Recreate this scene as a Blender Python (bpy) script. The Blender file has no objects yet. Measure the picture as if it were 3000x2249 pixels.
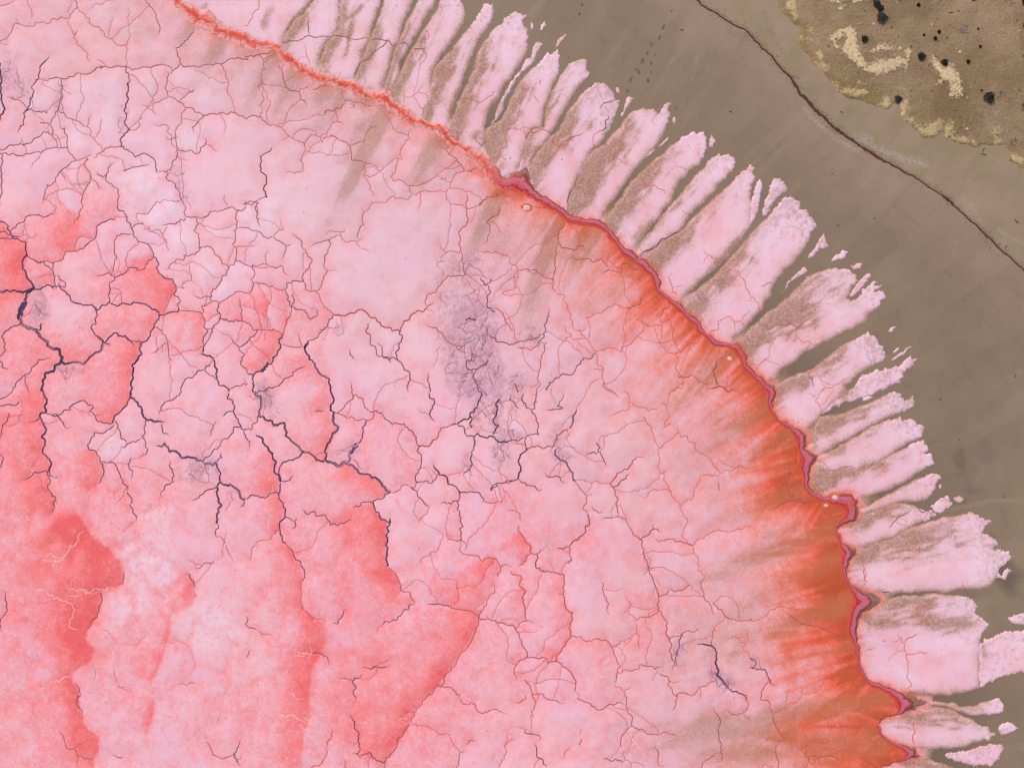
import bpy, math, random, time
import numpy as np
from mathutils import Vector, kdtree
from mathutils.geometry import delaunay_2d_cdt

T0 = time.time()
scene = bpy.context.scene
COL = scene.collection
R = math.radians

# ------------------------------------------------------------------ image grid
# Coordinates are image pixels laid on flat ground: 1 image pixel = 0.035 m, x to the
# east, y to the south, origin in the north-west corner of the image.
UNIT = 0.035
W_IMG, H_IMG = 3000.0, 2249.0

def wx(x): return (x - W_IMG / 2) * UNIT
def wy(y): return (H_IMG / 2 - y) * UNIT

# ------------------------------------------------------------------ camera
HEIGHT = 82.0
cam_data = bpy.data.cameras.new('camera')
cam = bpy.data.objects.new('camera', cam_data)
COL.objects.link(cam)
cam.location = (0, 0, HEIGHT)
cam.rotation_euler = (0, 0, 0)
cam_data.sensor_width = 36.0
cam_data.lens = 36.0 * HEIGHT / (W_IMG * UNIT)
cam_data.clip_start = 0.5
cam_data.clip_end = 12000.0
scene.camera = cam

# ------------------------------------------------------------------ sky and sun (bright overcast, high soft sun)
SUN_EL, SUN_AZ = R(40), R(325)
world = bpy.data.worlds.new('World')
scene.world = world
world.use_nodes = True
wn = world.node_tree
wn.nodes.clear()
w_out = wn.nodes.new('ShaderNodeOutputWorld')
w_bg = wn.nodes.new('ShaderNodeBackground')
w_sky = wn.nodes.new('ShaderNodeTexSky')
w_sky.sky_type = 'NISHITA'
w_sky.sun_disc = False
w_sky.sun_elevation = SUN_EL
w_sky.sun_rotation = SUN_AZ
w_sky.air_density = 1.0
w_sky.dust_density = 4.0
w_sky.ozone_density = 1.0
w_bg.inputs['Strength'].default_value = 0.09
wn.links.new(w_sky.outputs['Color'], w_bg.inputs['Color'])
wn.links.new(w_bg.outputs['Background'], w_out.inputs['Surface'])

sun_data = bpy.data.lights.new('sun', 'SUN')
sun_data.energy = 1.5
sun_data.angle = R(10)
sun_data.color = (1.0, 0.95, 0.88)
sun = bpy.data.objects.new('sun', sun_data)
COL.objects.link(sun)
# light travels from azimuth SUN_AZ (clockwise from +Y) at elevation SUN_EL
sun_dir = Vector((math.sin(SUN_AZ) * math.cos(SUN_EL), math.cos(SUN_AZ) * math.cos(SUN_EL), math.sin(SUN_EL)))
sun.rotation_euler = sun_dir.to_track_quat('Z', 'Y').to_euler()
sun.location = sun_dir * 60

scene.render.engine = 'CYCLES'
scene.cycles.use_denoising = True
scene.cycles.denoiser = 'OPENIMAGEDENOISE'
scene.cycles.denoising_input_passes = 'RGB_ALBEDO_NORMAL'
scene.cycles.denoising_prefilter = 'ACCURATE'
scene.cycles.max_bounces = 4
scene.cycles.diffuse_bounces = 2
vs = scene.view_settings
vs.view_transform = 'Standard'
vs.look = 'None'
vs.exposure = 0.6
vs.gamma = 1.0
vs.use_curve_mapping = False

# ------------------------------------------------------------------ image tiles
# Points are read off 16 zoomed image tiles; (x, y) is in tile pixels, 2.764 tile pixels = 1 image pixel.
TILE_SCALE = 2.764
IMG_TILE = {c + str(r): (x0, y0) for c, x0 in zip('abcd', (0, 700, 1400, 2200)) for r, y0 in enumerate((0, 550, 1100, 1649))}

def pts(img_tile, text):
    x0, y0 = IMG_TILE[img_tile]
    out = []
    for tok in text.split():
        a, b = tok.split(',')
        out.append((x0 + float(a) / TILE_SCALE, y0 + float(b) / TILE_SCALE))
    return np.array(out)

# cracks: one polyline per line, first token = kind (and width in image pixels)
# N broad navy, n thin navy, m purple-brown, r red-brown, o pale red, t taupe mud, w white healed seam
CRACKS = {
'a0': '''
r 0,50 60,45 125,15
r 225,0 250,70 265,130 255,160
r 140,150 170,205 240,215 330,185 400,195 470,165 560,155 600,95 635,70
m 610,0 635,70
r 635,70 720,150 770,220 850,280 930,350 1020,365
r 165,200 125,200 100,260 60,320 0,350
r 550,180 580,240 600,285
r 625,265 630,340 660,390 700,420 710,470 740,510
r 785,480 820,495 860,535
o 740,80 770,40 850,25 930,15
m 1170,0 1220,60 1260,110 1280,180 1300,240 1295,290
r1.5 1045,60 1035,150 1040,250 1030,360 1030,450 1030,540
n 1030,540 1045,600 1035,690
N3.6 1035,690 1030,780 1020,860 1025,930 1015,1010 1050,1045 1010,1100 975,1140 990,1190
n 990,1190 1040,1220 1100,1275 1170,1240 1240,1280 1265,1330 1270,1395
r 1270,1395 1345,1395
r 315,645 390,660
m 400,640 490,640 540,640 620,605 700,605 770,575 820,540
m 820,560 910,555 1010,540 1060,560 1160,545 1250,535 1330,530 1390,550
m 1390,595 1440,555 1465,520 1530,540 1620,550 1700,525 1790,525 1850,490 1920,475 2010,490
m 1990,460 2080,450 2150,440 2211,395
m 1570,220 1530,300 1490,355 1425,390 1440,440 1465,520
r 2100,455 2140,510 2150,560 2120,650 2090,720
r 1790,530 1830,620 1850,700 1860,780 1890,860 1900,910
m 1340,580 1360,640 1340,720 1365,780 1440,825 1510,880 1580,910 1640,935
r 1365,780 1290,830 1230,890
r 1140,870 1230,890 1280,940
r 1440,825 1510,775 1570,740
r 1500,890 1470,940 1475,1000 1420,1060 1420,1090
m 1570,1030 1620,970 1690,930 1780,920 1860,920 1950,940 2000,970 2090,950 2150,990 2211,1015
r 2090,950 2130,910 2125,870
r 2100,860 2145,800 2140,740
r 1245,1020 1290,1025 1350,1015 1390,1100 1390,1140 1440,1210
m 1420,1075 1430,1150 1440,1210 1430,1290 1360,1380 1345,1395
m 1440,1210 1500,1235 1560,1225 1625,1230 1670,1160 1660,1120
r 1670,1160 1720,1200 1770,1220
r 1555,1030 1570,1085
m 1345,1395 1350,1450 1430,1530 1460,1600 1490,1658
n 2211,1195 2150,1245 2115,1260
N3.4 2115,1260 2110,1330 2110,1390 2160,1470 2135,1530 2160,1600
m 1970,1655 2060,1640 2100,1615 2160,1600
N3.2 400,460 390,480 340,530 315,640 295,650 280,740 250,820 230,880 200,960 170,1020 145,1080
n 225,900 290,910 390,918
m 60,795 150,810 200,850 225,880
m 500,660 490,740 485,830 475,900 430,960 410,1010
m 330,1000 410,1010 435,1060 430,1120 465,1190
m 485,910 540,950 620,980 690,1025
r 740,930 725,990 740,1060 740,1110 790,1160 840,1220
m 530,1040 550,1110 540,1160 550,1200 590,1260 620,1295
N5 5,570 15,640 10,700 20,780 30,850 15,930 10,990
n 0,1245 80,1260 130,1255 190,1270
m 190,1265 260,1245 340,1240 390,1210 460,1195 550,1195
n 25,1260 30,1310 10,1390 20,1470 15,1540 5,1600 0,1658
m 620,1300 560,1340 480,1400 450,1470 400,1510
r 620,1295 700,1275 720,1300
r 700,1275 750,1250
m 760,1285 810,1245 845,1225 920,1195 980,1190
m 705,1290 705,1370 735,1430 790,1480 830,1530
m 735,1440 700,1530 670,1590 670,1658
m 390,1495 370,1540 355,1600 355,1658
m 790,1420 865,1410 880,1360 930,1320
m 865,1410 860,1460 920,1510 960,1535 965,1600 955,1658
m 1000,1385 1080,1355 1150,1345 1220,1335
r 1050,1055 1130,1030 1145,960
''',
'b0': '''
r 170,0 160,80 110,130 90,170 30,220
m 276,395 320,375
t 335,340 430,340 500,325 570,290 640,305 740,300 820,295 900,315
t 570,290 565,220 570,150
t 900,315 1030,305 1130,320 1210,330 1240,370 1280,360 1350,350 1390,385 1440,400 1500,400
r 540,365 545,430 570,540
m 320,510 360,600 375,680 410,730 490,745 500,800 545,850 545,880
r 490,745 500,720 570,690
r 590,725 670,700 740,690 830,720
r 830,720 840,790 860,830 940,840 1020,855 1100,850 1180,860
m 860,830 830,880 770,900 700,930
r 770,900 800,950 795,985 850,1020
r 795,985 740,1050 660,1110 580,1105 530,1160
r 276,1015 350,1050 420,1110 480,1140 530,1165
r 530,1165 540,1200 520,1250 490,1300 520,1345 520,1385 450,1410 375,1405
r 655,1110 680,1155
m 740,1100 830,1140 900,1195 910,1240 915,1300 1020,1325
r 900,1195 970,1160 1020,1120 1050,1060 1110,1030 1110,990
r 1110,1030 1145,1045
r 1020,1325 1090,1335 1130,1360
r 1020,1325 1030,1390 1015,1440 1060,1500 1075,1550 1115,1600
r 1480,1020 1420,1030 1380,1130 1330,1180 1310,1230 1280,1320 1270,1390 1230,1430 1250,1470 1350,1490 1380,1550 1410,1580
r 1410,1580 1500,1545 1590,1550 1680,1555 1720,1480 1740,1430 1830,1385
m 1830,1385 1920,1365 1920,1340 1970,1330
m 1830,1385 1770,1310 1710,1260 1680,1210 1720,1180
r 1590,1150 1640,1200 1680,1210
r 1410,1580 1360,1620 1270,1610 1245,1590 1190,1640 1080,1640
r 1680,1555 1680,1610 1720,1658
m 1950,1658 2010,1590 2070,1600 2130,1550
t 930,620 950,580 990,500 1060,470 1130,400 1200,340
r 1370,790 1450,750 1490,690
r 1490,950 1500,880 1530,800
r 1330,850 1330,720
r 1770,1130 1770,1080 1740,1050
r 1770,1080 1830,1060
r 1740,780 1810,800 1900,815 1970,830 2040,780 2090,730
r 1540,610 1570,590 1560,520
r 1510,480 1490,400 1470,350 1530,320 1520,250
r 2000,1330 2060,1310 2110,1250 2120,1210 2170,1180 2160,1100 2140,1010
t 1900,1090 1960,1180 2010,1130
''',
'c0': '''
r 220,1060 300,1040 380,1030 430,1045
m 390,1120 410,1080 500,1045 560,1060 590,1100
m 550,1130 600,1150 655,1190 720,1140 800,1100 870,1075
r 940,1190 930,1120 960,1080 1000,1060
r 900,1230 950,1190
r 1060,1250 1130,1290 1200,1330 1260,1345
t3 800,1400 790,1480 740,1560 735,1658 730,1710
r 1280,1440 1340,1475 1430,1500 1510,1540 1530,1580
r 1430,1350 1460,1300
r 1590,1330 1650,1350 1700,1370
r 450,760 470,800 500,840
m 490,690 510,640
n3 1070,930 1030,980 1010,1060
r 340,710 430,710
t3 1110,795 1050,830 980,885
''',
'c1': '''
r 0,150 40,100 130,75 200,40 280,75 280,140
m 175,140 175,190 160,235 110,245 70,280 100,350 80,420 40,465
r 0,525 70,520 140,520 240,545 260,610 320,660 330,720 310,800 240,840 210,865
m 330,670 400,660 490,690 580,735 610,745
r 430,150 500,165 580,180 640,210
m 690,240 690,280 650,360 650,440 625,510 625,600 620,680 610,760 625,850
r 625,850 700,860 690,900 730,990 760,1070 780,1150
m 660,450 710,490 780,510 850,470 880,530
m 770,570 810,590 900,575 1000,575 1040,640
m 1000,710 1060,660 1150,690 1170,620 1240,620
m 1230,640 1330,690 1310,750
m 1360,850 1320,890 1320,940 1215,975
r 1320,940 1240,970 1100,940 1050,965 960,1020 900,1055 845,1060
r 780,1150 830,1150 860,1200 910,1260 940,1320 960,1340
r 690,1115 730,1180 780,1235 855,1220
r 830,1155 865,1115
r 960,1320 1050,1300 1110,1300 1160,1335 1210,1280 1250,1250 1310,1180 1350,1110
r 1270,1060 1350,1110 1430,1110 1540,1070 1530,1020
m 1480,1040 1500,990 1560,950
r 1550,1070 1590,1160 1600,1240 1620,1305
r 1535,1330 1600,1340 1660,1310 1720,1260 1800,1215
r 1600,1340 1610,1420 1630,1510 1660,1540
m 1620,1530 1660,1540 1720,1520 1740,1520
r 1660,1540 1660,1610 1560,1658
r 960,1340 970,1440 1020,1480 1020,1560 1050,1620 1090,1658
n 960,1340 910,1390 830,1410 790,1470 720,1510 650,1540 580,1580 550,1640
r 930,1465 1010,1475
n 580,980 560,1080 550,1150 540,1200 490,1260
m 490,1270 440,1310 390,1300 330,1300
n 100,1200 160,1250 230,1255 290,1270 340,1240 420,1230 500,1190
n 20,740 60,790 100,770 110,740
n3 80,790 90,860 80,920 75,960 125,1005
m 160,980 210,1040 240,1100 275,1155
m 540,1270 540,1320 510,1390 500,1480 490,1560 470,1650
t 1980,1370 1930,1410 1900,1480 1920,1540 1930,1590
m 1880,1630 1950,1600 2000,1620 2040,1658
m 1760,1540 1820,1570 1880,1580
t3.4 1300,570 1330,530 1420,490 1480,420 1560,390 1620,360 1680,320 1720,230
r 1650,180 1720,220
r 1830,480 1880,550 1940,600 2010,640 2100,670 2150,740 2200,860
r 1570,680 1540,730 1570,790 1570,850
r 1880,1200 1950,1140 1940,1080 2040,1040 2200,985
r 1600,880 1600,850
''',
'a1': '''
r 355,100 410,120 460,160 440,210
n 440,210 350,245 270,225 215,235 160,290 90,350
N3.6 0,265 60,300 80,350 110,400 210,440 210,490 225,550
N5 225,550 190,650 230,740 270,790 280,820
n 230,555 290,595 340,610
n 355,595 400,640
m 300,590 380,595 450,600 500,585
m 500,595 530,530 600,515 680,495
n 680,495 740,430 790,340 780,320 820,290 870,270 930,265
m 670,138 640,200 650,230 600,300
n 955,138 960,180 1010,210 1030,270 1060,310 1080,350 1080,380 1130,440 1230,500 1240,560
n3 1240,560 1290,620 1270,640 1300,700 1330,730 1400,740 1430,800 1415,850 1440,940 1455,995
m 1070,330 1120,295 1160,285
m 1060,375 1000,375 945,390 930,450 930,530 930,620 915,680 905,710
m 1240,570 1200,610 1150,665 1110,670
n 1120,660 1040,655 1010,695 930,725 890,770 895,830 885,930
m 775,715 850,705 915,715
n 440,610 435,700 450,780
N4 280,820 330,825 370,800 480,790
n 480,715 520,760 530,810 500,800 480,790
N3.6 480,790 530,840 570,880 580,920 630,940
N4 630,935 700,950 760,960 780,970
N3.4 760,965 780,1000 770,1070 780,1110 750,1110 755,1160 790,1200 840,1245
N4 790,990 830,950 885,930 950,960 1000,935 1040,945 1080,925 1150,935 1220,970 1290,1010
r 930,810 985,870 985,935
N3.6 1295,1035 1290,1060 1250,1130 1220,1200 1190,1240 1140,1250
N3.4 1290,1030 1370,1010 1455,995
m 1455,995 1560,995 1630,1020
N6 0,840 60,830 160,840 215,840 280,820
N7 270,815 220,860 205,920
N17 205,920 180,980 165,1050 170,1090
N8 165,1090 220,1130 300,1150 320,1190 390,1280 490,1310 510,1370 490,1420
N5 330,1150 335,1090
N7 490,1420 450,1440 440,1490 380,1495 350,1560 345,1658
N6 490,1420 560,1420 630,1415 680,1430 730,1370 830,1290
n3 160,1105 100,1130 30,1220 45,1270 40,1330 10,1360 0,1400 40,1460 80,1465
N4 840,1245 900,1270
N7 790,1200 840,1250 830,1290
N4.5 865,1240 880,1220 960,1200 1020,1200 1060,1240 1090,1280
n 1065,1245 1120,1240 1140,1255
N5.5 1140,1255 1135,1320 1120,1390 1075,1430 1080,1500 1065,1570 1060,1658
m 1260,1130 1300,1150 1330,1190 1365,1240 1370,1330 1390,1400
m 1640,1020 1635,960 1700,930 1720,920 1780,930
m 1640,1020 1660,1110 1650,1130 1720,1140
n 1720,920 1720,830 1790,760 1840,680 1855,640
n 1780,930 1780,1060 1740,1110 1720,1150 1690,1230 1655,1270 1640,1340
n 1650,1130 1650,1220 1640,1340
m 1780,930 1860,880 1910,840 2030,855
m 1940,890 1960,980 1960,1080
n 1785,1060 1835,1060 1860,1085 1950,1080 2040,1120 2080,1150
m 2080,1160 2130,1150 2211,1160
n 2085,1165 2020,1220 2000,1260 1940,1295
n 1875,1215 1940,1295 1960,1380 1980,1460 2010,1510
N4 2211,1380 2160,1430 2110,1490 2060,1510 2020,1510
N9 2170,1420 2140,1470 2120,1485
N4.5 1640,1345 1700,1360 1740,1410 1760,1470 1760,1550
n 1690,1435 1660,1470 1750,1545
n3 1660,1470 1570,1530 1480,1595 1470,1658
N3.6 1760,1550 1780,1600 1850,1630 1860,1658
n 1860,1630 1900,1610 1960,1600 2005,1590 1990,1540
N4 2060,1510 2060,1600 2065,1658
m 1490,138 1500,190 1505,240
m 1505,240 1490,270 1400,295 1310,305
r 1170,335 1290,345
r 1300,340 1330,400 1355,450 1360,520
m 1505,240 1590,240 1640,250 1700,200 1770,195 1850,165 1900,170 1950,190 1990,165
m 1990,135 2090,125
n 2095,125 2090,220 2110,320
m 1590,250 1610,300 1575,350 1615,410 1610,490
m 1610,490 1640,480 1580,545 1490,550 1480,590 1400,610 1360,660
m 1640,480 1710,480 1740,530 1790,570 1800,620 1850,640 1895,630 1910,590
m 1930,190 1910,250 1895,350 1910,400 1885,460 1920,490 1915,580
m 1910,580 1980,620 2050,630 2065,690 2035,740 2055,770 2035,840
m 2055,770 2140,780 2211,800
r 1540,640 1555,750 1510,755 1490,820 1430,800
m 1950,325 2010,325 2050,350 2140,400 2211,400
r 1920,485 1980,475 2070,465
m 1570,870 1610,890 1710,880
r 2050,620 2130,615 2170,630 2211,640
r 1120,210 1190,215 1240,150 1300,125
''',
'b1': '''
m 276,400 330,430 385,470 370,530 350,590
m 385,470 420,468
r 335,245 340,290 365,340 320,350 290,390
m 276,645 350,630 360,680 410,710
r 235,630 220,570 245,520
m 430,360 470,400 515,440 540,500 560,560 600,590 570,650 525,690 510,740
n 520,740 520,760 460,755 385,780 375,830
m 276,800 330,830 375,830
n 375,830 400,880 415,960 430,970
n 430,870 450,910 430,970
n 430,970 500,985 640,1005
m 525,760 540,825 620,840 660,900 690,960 760,1020
m 730,430 710,540 720,680 690,740 620,840
m 575,485 640,445 740,420 790,390
r 700,390 740,350 830,360 835,410 870,445 940,430 1005,405
r 830,360 865,340
m 990,160 1020,200 1015,300 990,310 965,410
r 1020,200 1080,130
m4 760,1020 860,1040 950,1005 1040,1015 1120,1080 1180,1130 1300,1160
m3.6 1310,1160 1340,1080 1390,1040 1440,1000 1530,960 1580,930
m 1510,940 1540,860 1600,850 1640,780 1700,715 1790,710 1830,700
r 1830,700 1880,730 1950,780 2010,790
m 1830,690 1810,580 1795,480 1790,400 1780,360 1840,300 1840,180 1850,70
r 1720,138 1800,140 1840,165 1900,165 1960,140
r 1630,450 1640,490 1720,510 1790,520
m3.4 760,1020 760,1060 720,1120 650,1180 620,1220 545,1270
N9 560,1255 535,1290
N5 545,1270 540,1330 570,1390 640,1480 700,1530 740,1600 750,1658
m 500,1170 495,1240 510,1270
m 370,1270 440,1290 510,1290
m 276,1145 320,1160 355,1200
N4 355,1200 340,1270 276,1380
m 430,985 400,1060 370,1150 360,1200
n3.2 1305,1165 1320,1220 1300,1300 1280,1380 1330,1440 1385,1500 1370,1580 1375,1658
n 1030,1150 1070,1210 1065,1270 1110,1300 1115,1350 1160,1360 1230,1410
n 1115,1250 1160,1280 1160,1340 1210,1390 1290,1390
m 1520,1105 1600,1130 1640,1170 1670,1230 1730,1270 1790,1310 1820,1330
n 1030,1150 1050,1090
n 905,1310 910,1360 940,1400
n 550,1450 480,1465 440,1520 370,1550 330,1600 276,1620
n3 165,1645 280,1620
m 900,1570 920,1640 930,1710
n3 1540,1500 1540,1580 1550,1640 1540,1658
N4 1840,1075 1880,1060 1920,1070
n 1900,1340 1840,1400 1850,1470 1920,1470 1960,1440
n 1960,1440 2020,1400
n3 1920,1480 1900,1530 1930,1600 1960,1658
''',
'a2': '''
N6 345,138 385,190 380,290
N5 380,290 330,310 330,340 380,430 340,500 370,560 355,630 410,690 420,720 400,765
n 330,345 290,370 235,388
n3 380,300 430,325 490,315 560,280 610,230 680,200 720,235 760,260
n3 440,310 490,345 520,400 580,430
n 735,285 770,320 790,370 840,385 900,395
N6 1060,138 1060,175
N4 1055,180 1030,240 980,290 930,330 910,380 920,390
n3 920,390 870,440 810,465 770,460 740,510 710,560 720,600 780,615 810,660 820,710 840,720 830,820 780,880
n3 940,370 960,430 980,480 1020,525
N5.5 1065,180 1120,220 1150,260 1150,300 1190,360 1250,375 1340,380
n 1180,370 1170,430 1180,460 1155,490 1170,510
n 1180,530 1180,580 1190,630 1165,635
n 990,580 1045,550 1130,520
n3 1470,138 1400,200 1350,210 1310,250 1290,320
n3 1310,410 1320,460 1380,490
N6 1265,565 1340,545 1380,620 1440,620 1500,665 1570,665 1640,690 1670,715 1750,705
n 1650,690 1730,600 1800,520 1890,460 1890,430 1950,410
n3 1750,705 1800,660 1800,620
N5 1750,705 1760,750 1790,790 1780,850
N6 1780,850 1760,900 1770,990 1790,1060 1760,1120 1760,1200
n 1760,1200 1775,1230 1745,1290
r 1745,1290 1840,1370 1860,1450 1900,1510
N6 1785,855 1850,890 1940,930 1990,1000
N3.6 1990,1000 2080,970 2135,985
n 2150,995 2190,960 2211,945
N3.4 1750,905 1670,930 1610,990 1555,1015
n 1960,1055 1990,1000
n3 1375,690 1380,740 1400,780 1380,880 1340,890 1310,940 1310,990
n 1055,640 1040,720 1080,780 1070,840
n 830,695 880,705 945,730 970,790 1000,850 1040,900 1040,960 1075,1000 1080,1070 1110,1140
n3 400,770 340,780 280,780 250,820 190,850
n 405,770 440,825 470,825
n 390,780 400,830 390,900 410,940 455,980 440,1040 425,1120
n 0,250 60,235 130,245 160,205
n 0,630 20,650 15,710 0,750
n 80,310 60,370 20,430 10,510
m 205,0 225,90 250,150
N3.4 1860,138 1845,190 1900,245 1890,285 1915,340 1950,400 1985,440
n 1985,440 1990,500 2020,590
n 1985,435 2050,390 2090,330
n 1890,285 1800,330
n 1760,370 1710,450 1690,500
N6 2065,138 2110,165 2120,230 2100,290 2100,330
N5 2100,330 2160,360 2211,400
N5 2070,470 2130,510 2140,550 2211,640
w 385,1430 480,1475 560,1420 620,1350 650,1270 700,1250
w 480,1475 440,1520 430,1560
w 120,1130 230,1135 260,1190
w 1890,830 1990,800 2070,760 2140,690
m 1590,1560 1730,1510
r 2211,1290 2120,1330 2060,1380 2040,1450 2030,1500
o 1000,1270 1060,1220 1110,1170
''',
'b2': '''
N6 276,400 330,390 370,380 390,460 380,490 440,540 520,620
N5.5 520,620 580,630 630,685 700,690
N3.6 520,615 490,660 440,690 360,700 330,750 325,800 340,860
N5 276,640 305,700 290,740 310,800 340,860
n3 340,860 400,850 440,800
N3.6 340,860 335,920 320,960
n3 320,950 260,950
N3.6 320,960 320,990 360,1030 380,1080 375,1140 330,1200 330,1240 355,1300 385,1360
n 385,1360 430,1410 460,1490 500,1500 515,1550 520,1658
n 375,1140 430,1170
n 470,1150 460,1220 430,1235
m 330,1245 276,1290
N5 745,138 770,190 750,230 740,280 775,300
N6 775,300 770,340 790,400 800,440 760,470 740,530 710,580 700,690
N8 700,690 760,710 830,725 870,700
N6 870,700 900,620 930,580
N12 910,620 960,555
n3 970,550 1000,490 1020,400 1035,370
N6 870,700 930,730 970,780 1050,800 1130,840 1160,890 1235,950
n 700,285 610,290
m 930,165 870,230 830,280 800,300
m 930,160 1010,190 1020,240 1055,290
m 780,300 850,320 910,330 940,360 1010,350 1085,350 1095,310
n 1055,290 1100,285 1160,300 1180,340 1240,400 1340,385 1370,430 1415,460 1440,550 1465,575
m3.4 1465,575 1550,565 1570,520 1620,460 1640,420 1720,395
n3 1465,575 1440,610 1480,640 1480,700 1470,750 1430,810 1445,865
n 1445,865 1520,850 1560,875 1610,800
N4 1580,705 1620,780 1680,820 1740,890 1790,940
n3 1790,940 1860,940 1950,950 1980,990
n3 1790,940 1780,1010 1770,1070 1800,1150 1815,1220 1800,1280 1805,1330
n 1630,1040 1670,1020 1775,1015
m 1235,950 1290,930 1320,890 1380,895
n 1380,895 1440,935 1480,1000 1520,1050
m 1445,865 1410,910
n 1235,950 1180,980 1120,1000
n3.4 1100,1010 1090,1040 1110,1100 1150,1160 1210,1190 1225,1160
n 990,1025 1040,1020 1090,1030
n 920,1078 990,1045
N4.4 1225,1190 1220,1260 1190,1290 1205,1310 1190,1370 1190,1480 1205,1540
m 1205,1540 1250,1585 1290,1640
n 520,1080 620,1100
n 620,1130 700,1125 740,1205 800,1215 860,1190 920,1160
r 1540,1055 1520,1120 1490,1140 1465,1170
r 1650,1320 1620,1400 1540,1460 1490,1475 1440,1530
m 1705,1330 1800,1330 1830,1350 1840,1400
m 1790,1410 1820,1445 1900,1455 1980,1500
m 1990,1480 2080,1475 2100,1510 2120,1550 2211,1530
m 2120,1550 2090,1640
n3.4 1540,138 1545,180 1580,190 1575,240 1550,300 1590,370
N4.4 1960,138 1950,200 1910,270 1890,350 1890,420
N5 2110,190 2090,250 2100,400 2080,430 2060,470
N4 1720,395 1770,390 1810,360 1870,340
n3 1770,390 1830,460 1850,490 1900,490 1940,465
n3.4 1905,490 1900,580 1880,660 1865,760 1820,790
N4.6 1940,465 1980,495 2050,490 2080,520 2120,540 2180,530
m 1980,1020 2050,1030 2110,1020 2140,990
n 2040,930 2090,870 2150,865 2211,855
''',
'c2': '''
n3 480,138 470,180 440,280 440,300 470,360 490,430
n3 260,138 260,190 300,230 340,270
n3 300,60 320,130
n3 370,150 360,200 390,260 430,270
n3 240,530 300,520 360,505
n 490,430 490,480 390,490 380,540 400,590
N4.6 400,590 340,660 330,700 350,740 330,800 330,840
n3 330,840 270,850 220,865 150,870 100,930
n 330,840 390,870 440,890 520,910
m3.4 400,590 480,565 530,590 620,570 640,500 690,450 740,430
n4 740,430 770,370 800,280
n 700,140 680,200 640,250 690,270
n 550,280 620,275 690,270
n4 630,600 620,640 700,690 740,760 780,850
r 780,850 860,845 880,860 990,875 1070,870
m3.2 1070,880 1110,830 1180,760 1250,710 1340,660
n 1100,900 1150,860 1200,820 1230,790
m3 1070,880 1110,930 1130,990 1120,1050 1135,1110
m 1000,1170 1040,1150 1120,1140 1200,1170 1240,1250 1300,1310
m 790,860 860,950 880,970 870,1040 850,1080 890,1110
r 880,970 930,950
n3 890,1110 900,1160 870,1220 860,1280 790,1330 740,1380 710,1390 650,1395
m 740,1390 745,1440 730,1520
m 920,1050 940,1090 980,1110 1020,1105
n 530,780 570,820 630,810 690,860 720,865
n 960,545 990,620 1020,680 1040,735
n 885,630 960,635
r 1070,340 1170,280 1220,275 1225,215 1210,140 1170,130
r 1225,215 1310,260 1390,285 1470,285
m3 1020,60 1060,120 1140,180
r 1660,60 1560,130 1540,190 1520,240 1510,390
r 1490,230 1520,235
r 1340,335 1390,400 1420,470 1440,540 1470,580 1450,600 1470,680 1460,750 1480,805
r 1470,590 1530,540 1600,480 1630,455 1620,395
r 1630,455 1700,490 1760,550 1760,600 1820,630 1890,680 1920,740 1960,780
r 1490,435 1570,395
r 1510,780 1530,870 1560,930 1600,1000 1640,1060 1660,1120 1690,1200 1660,1240 1690,1330 1740,1380
r 1310,970 1400,935 1470,925 1530,915 1560,935
r 1650,1050 1700,1000
r 1730,1005 1750,960 1780,870 1800,820 1870,800 1960,790 2030,770 2110,730 2211,750
n 1300,1310 1370,1290 1420,1240 1450,1240 1475,1270
m 1420,1240 1430,1200
m3 1300,1310 1330,1380 1350,1460 1380,1540 1390,1600 1420,1658
m 1430,1320 1460,1345 1520,1330 1600,1345 1700,1360 1740,1380
r 1740,1380 1760,1340 1840,1300 1880,1270 1960,1250 2040,1270 2120,1240 2211,1220
r 1740,1380 1780,1460 1780,1570 1830,1645
m 1880,110 1960,80 2000,120 2030,135
m 2040,130 2110,130
m 1950,80 1920,20
m 235,1085 290,1090 340,1120 370,1180
m 330,1260 340,1210
m3 345,1275 390,1350 430,1380 425,1430
m 425,1430 480,1440 540,1400
m 425,1430 395,1460 390,1500 320,1555
n 480,1440 465,1510 485,1560 540,1590 620,1595 700,1620
m 260,1580 300,1610 350,1620
m 1940,860 1950,910 1955,940
''',
'd2': '''
r 0,700 50,640 110,610 190,600 250,540 280,520
m 320,790 310,840 280,870 320,980
m 250,870 290,900
m 345,960 350,1000
m 500,1020 430,1030 340,1010 230,1050 180,1080 130,1095
m 350,1015 440,1040
r 910,1540 925,1590 915,1650
n 1300,1080 1230,1130 1180,1165 1140,1200 1110,1235
n 1350,1085 1430,1090 1500,1110
r 550,710 620,750 680,765 740,745 800,730 860,770 940,745
r 680,770 680,850 690,930
r 590,110 550,150 520,200 560,260 570,300
''',
'd1': '''
r 0,890 60,930 75,990
m 100,1110 150,1145 220,1110 320,1095 380,1140 420,1090
r 420,1090 500,1080 560,1040
r 370,1190 480,1250 450,1310
r 30,1450 110,1390 150,1340 200,1220
m 465,1490 500,1580 520,1620
r 560,1640 640,1620 740,1570 820,1530
m 70,800 130,775 190,775
''',
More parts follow.
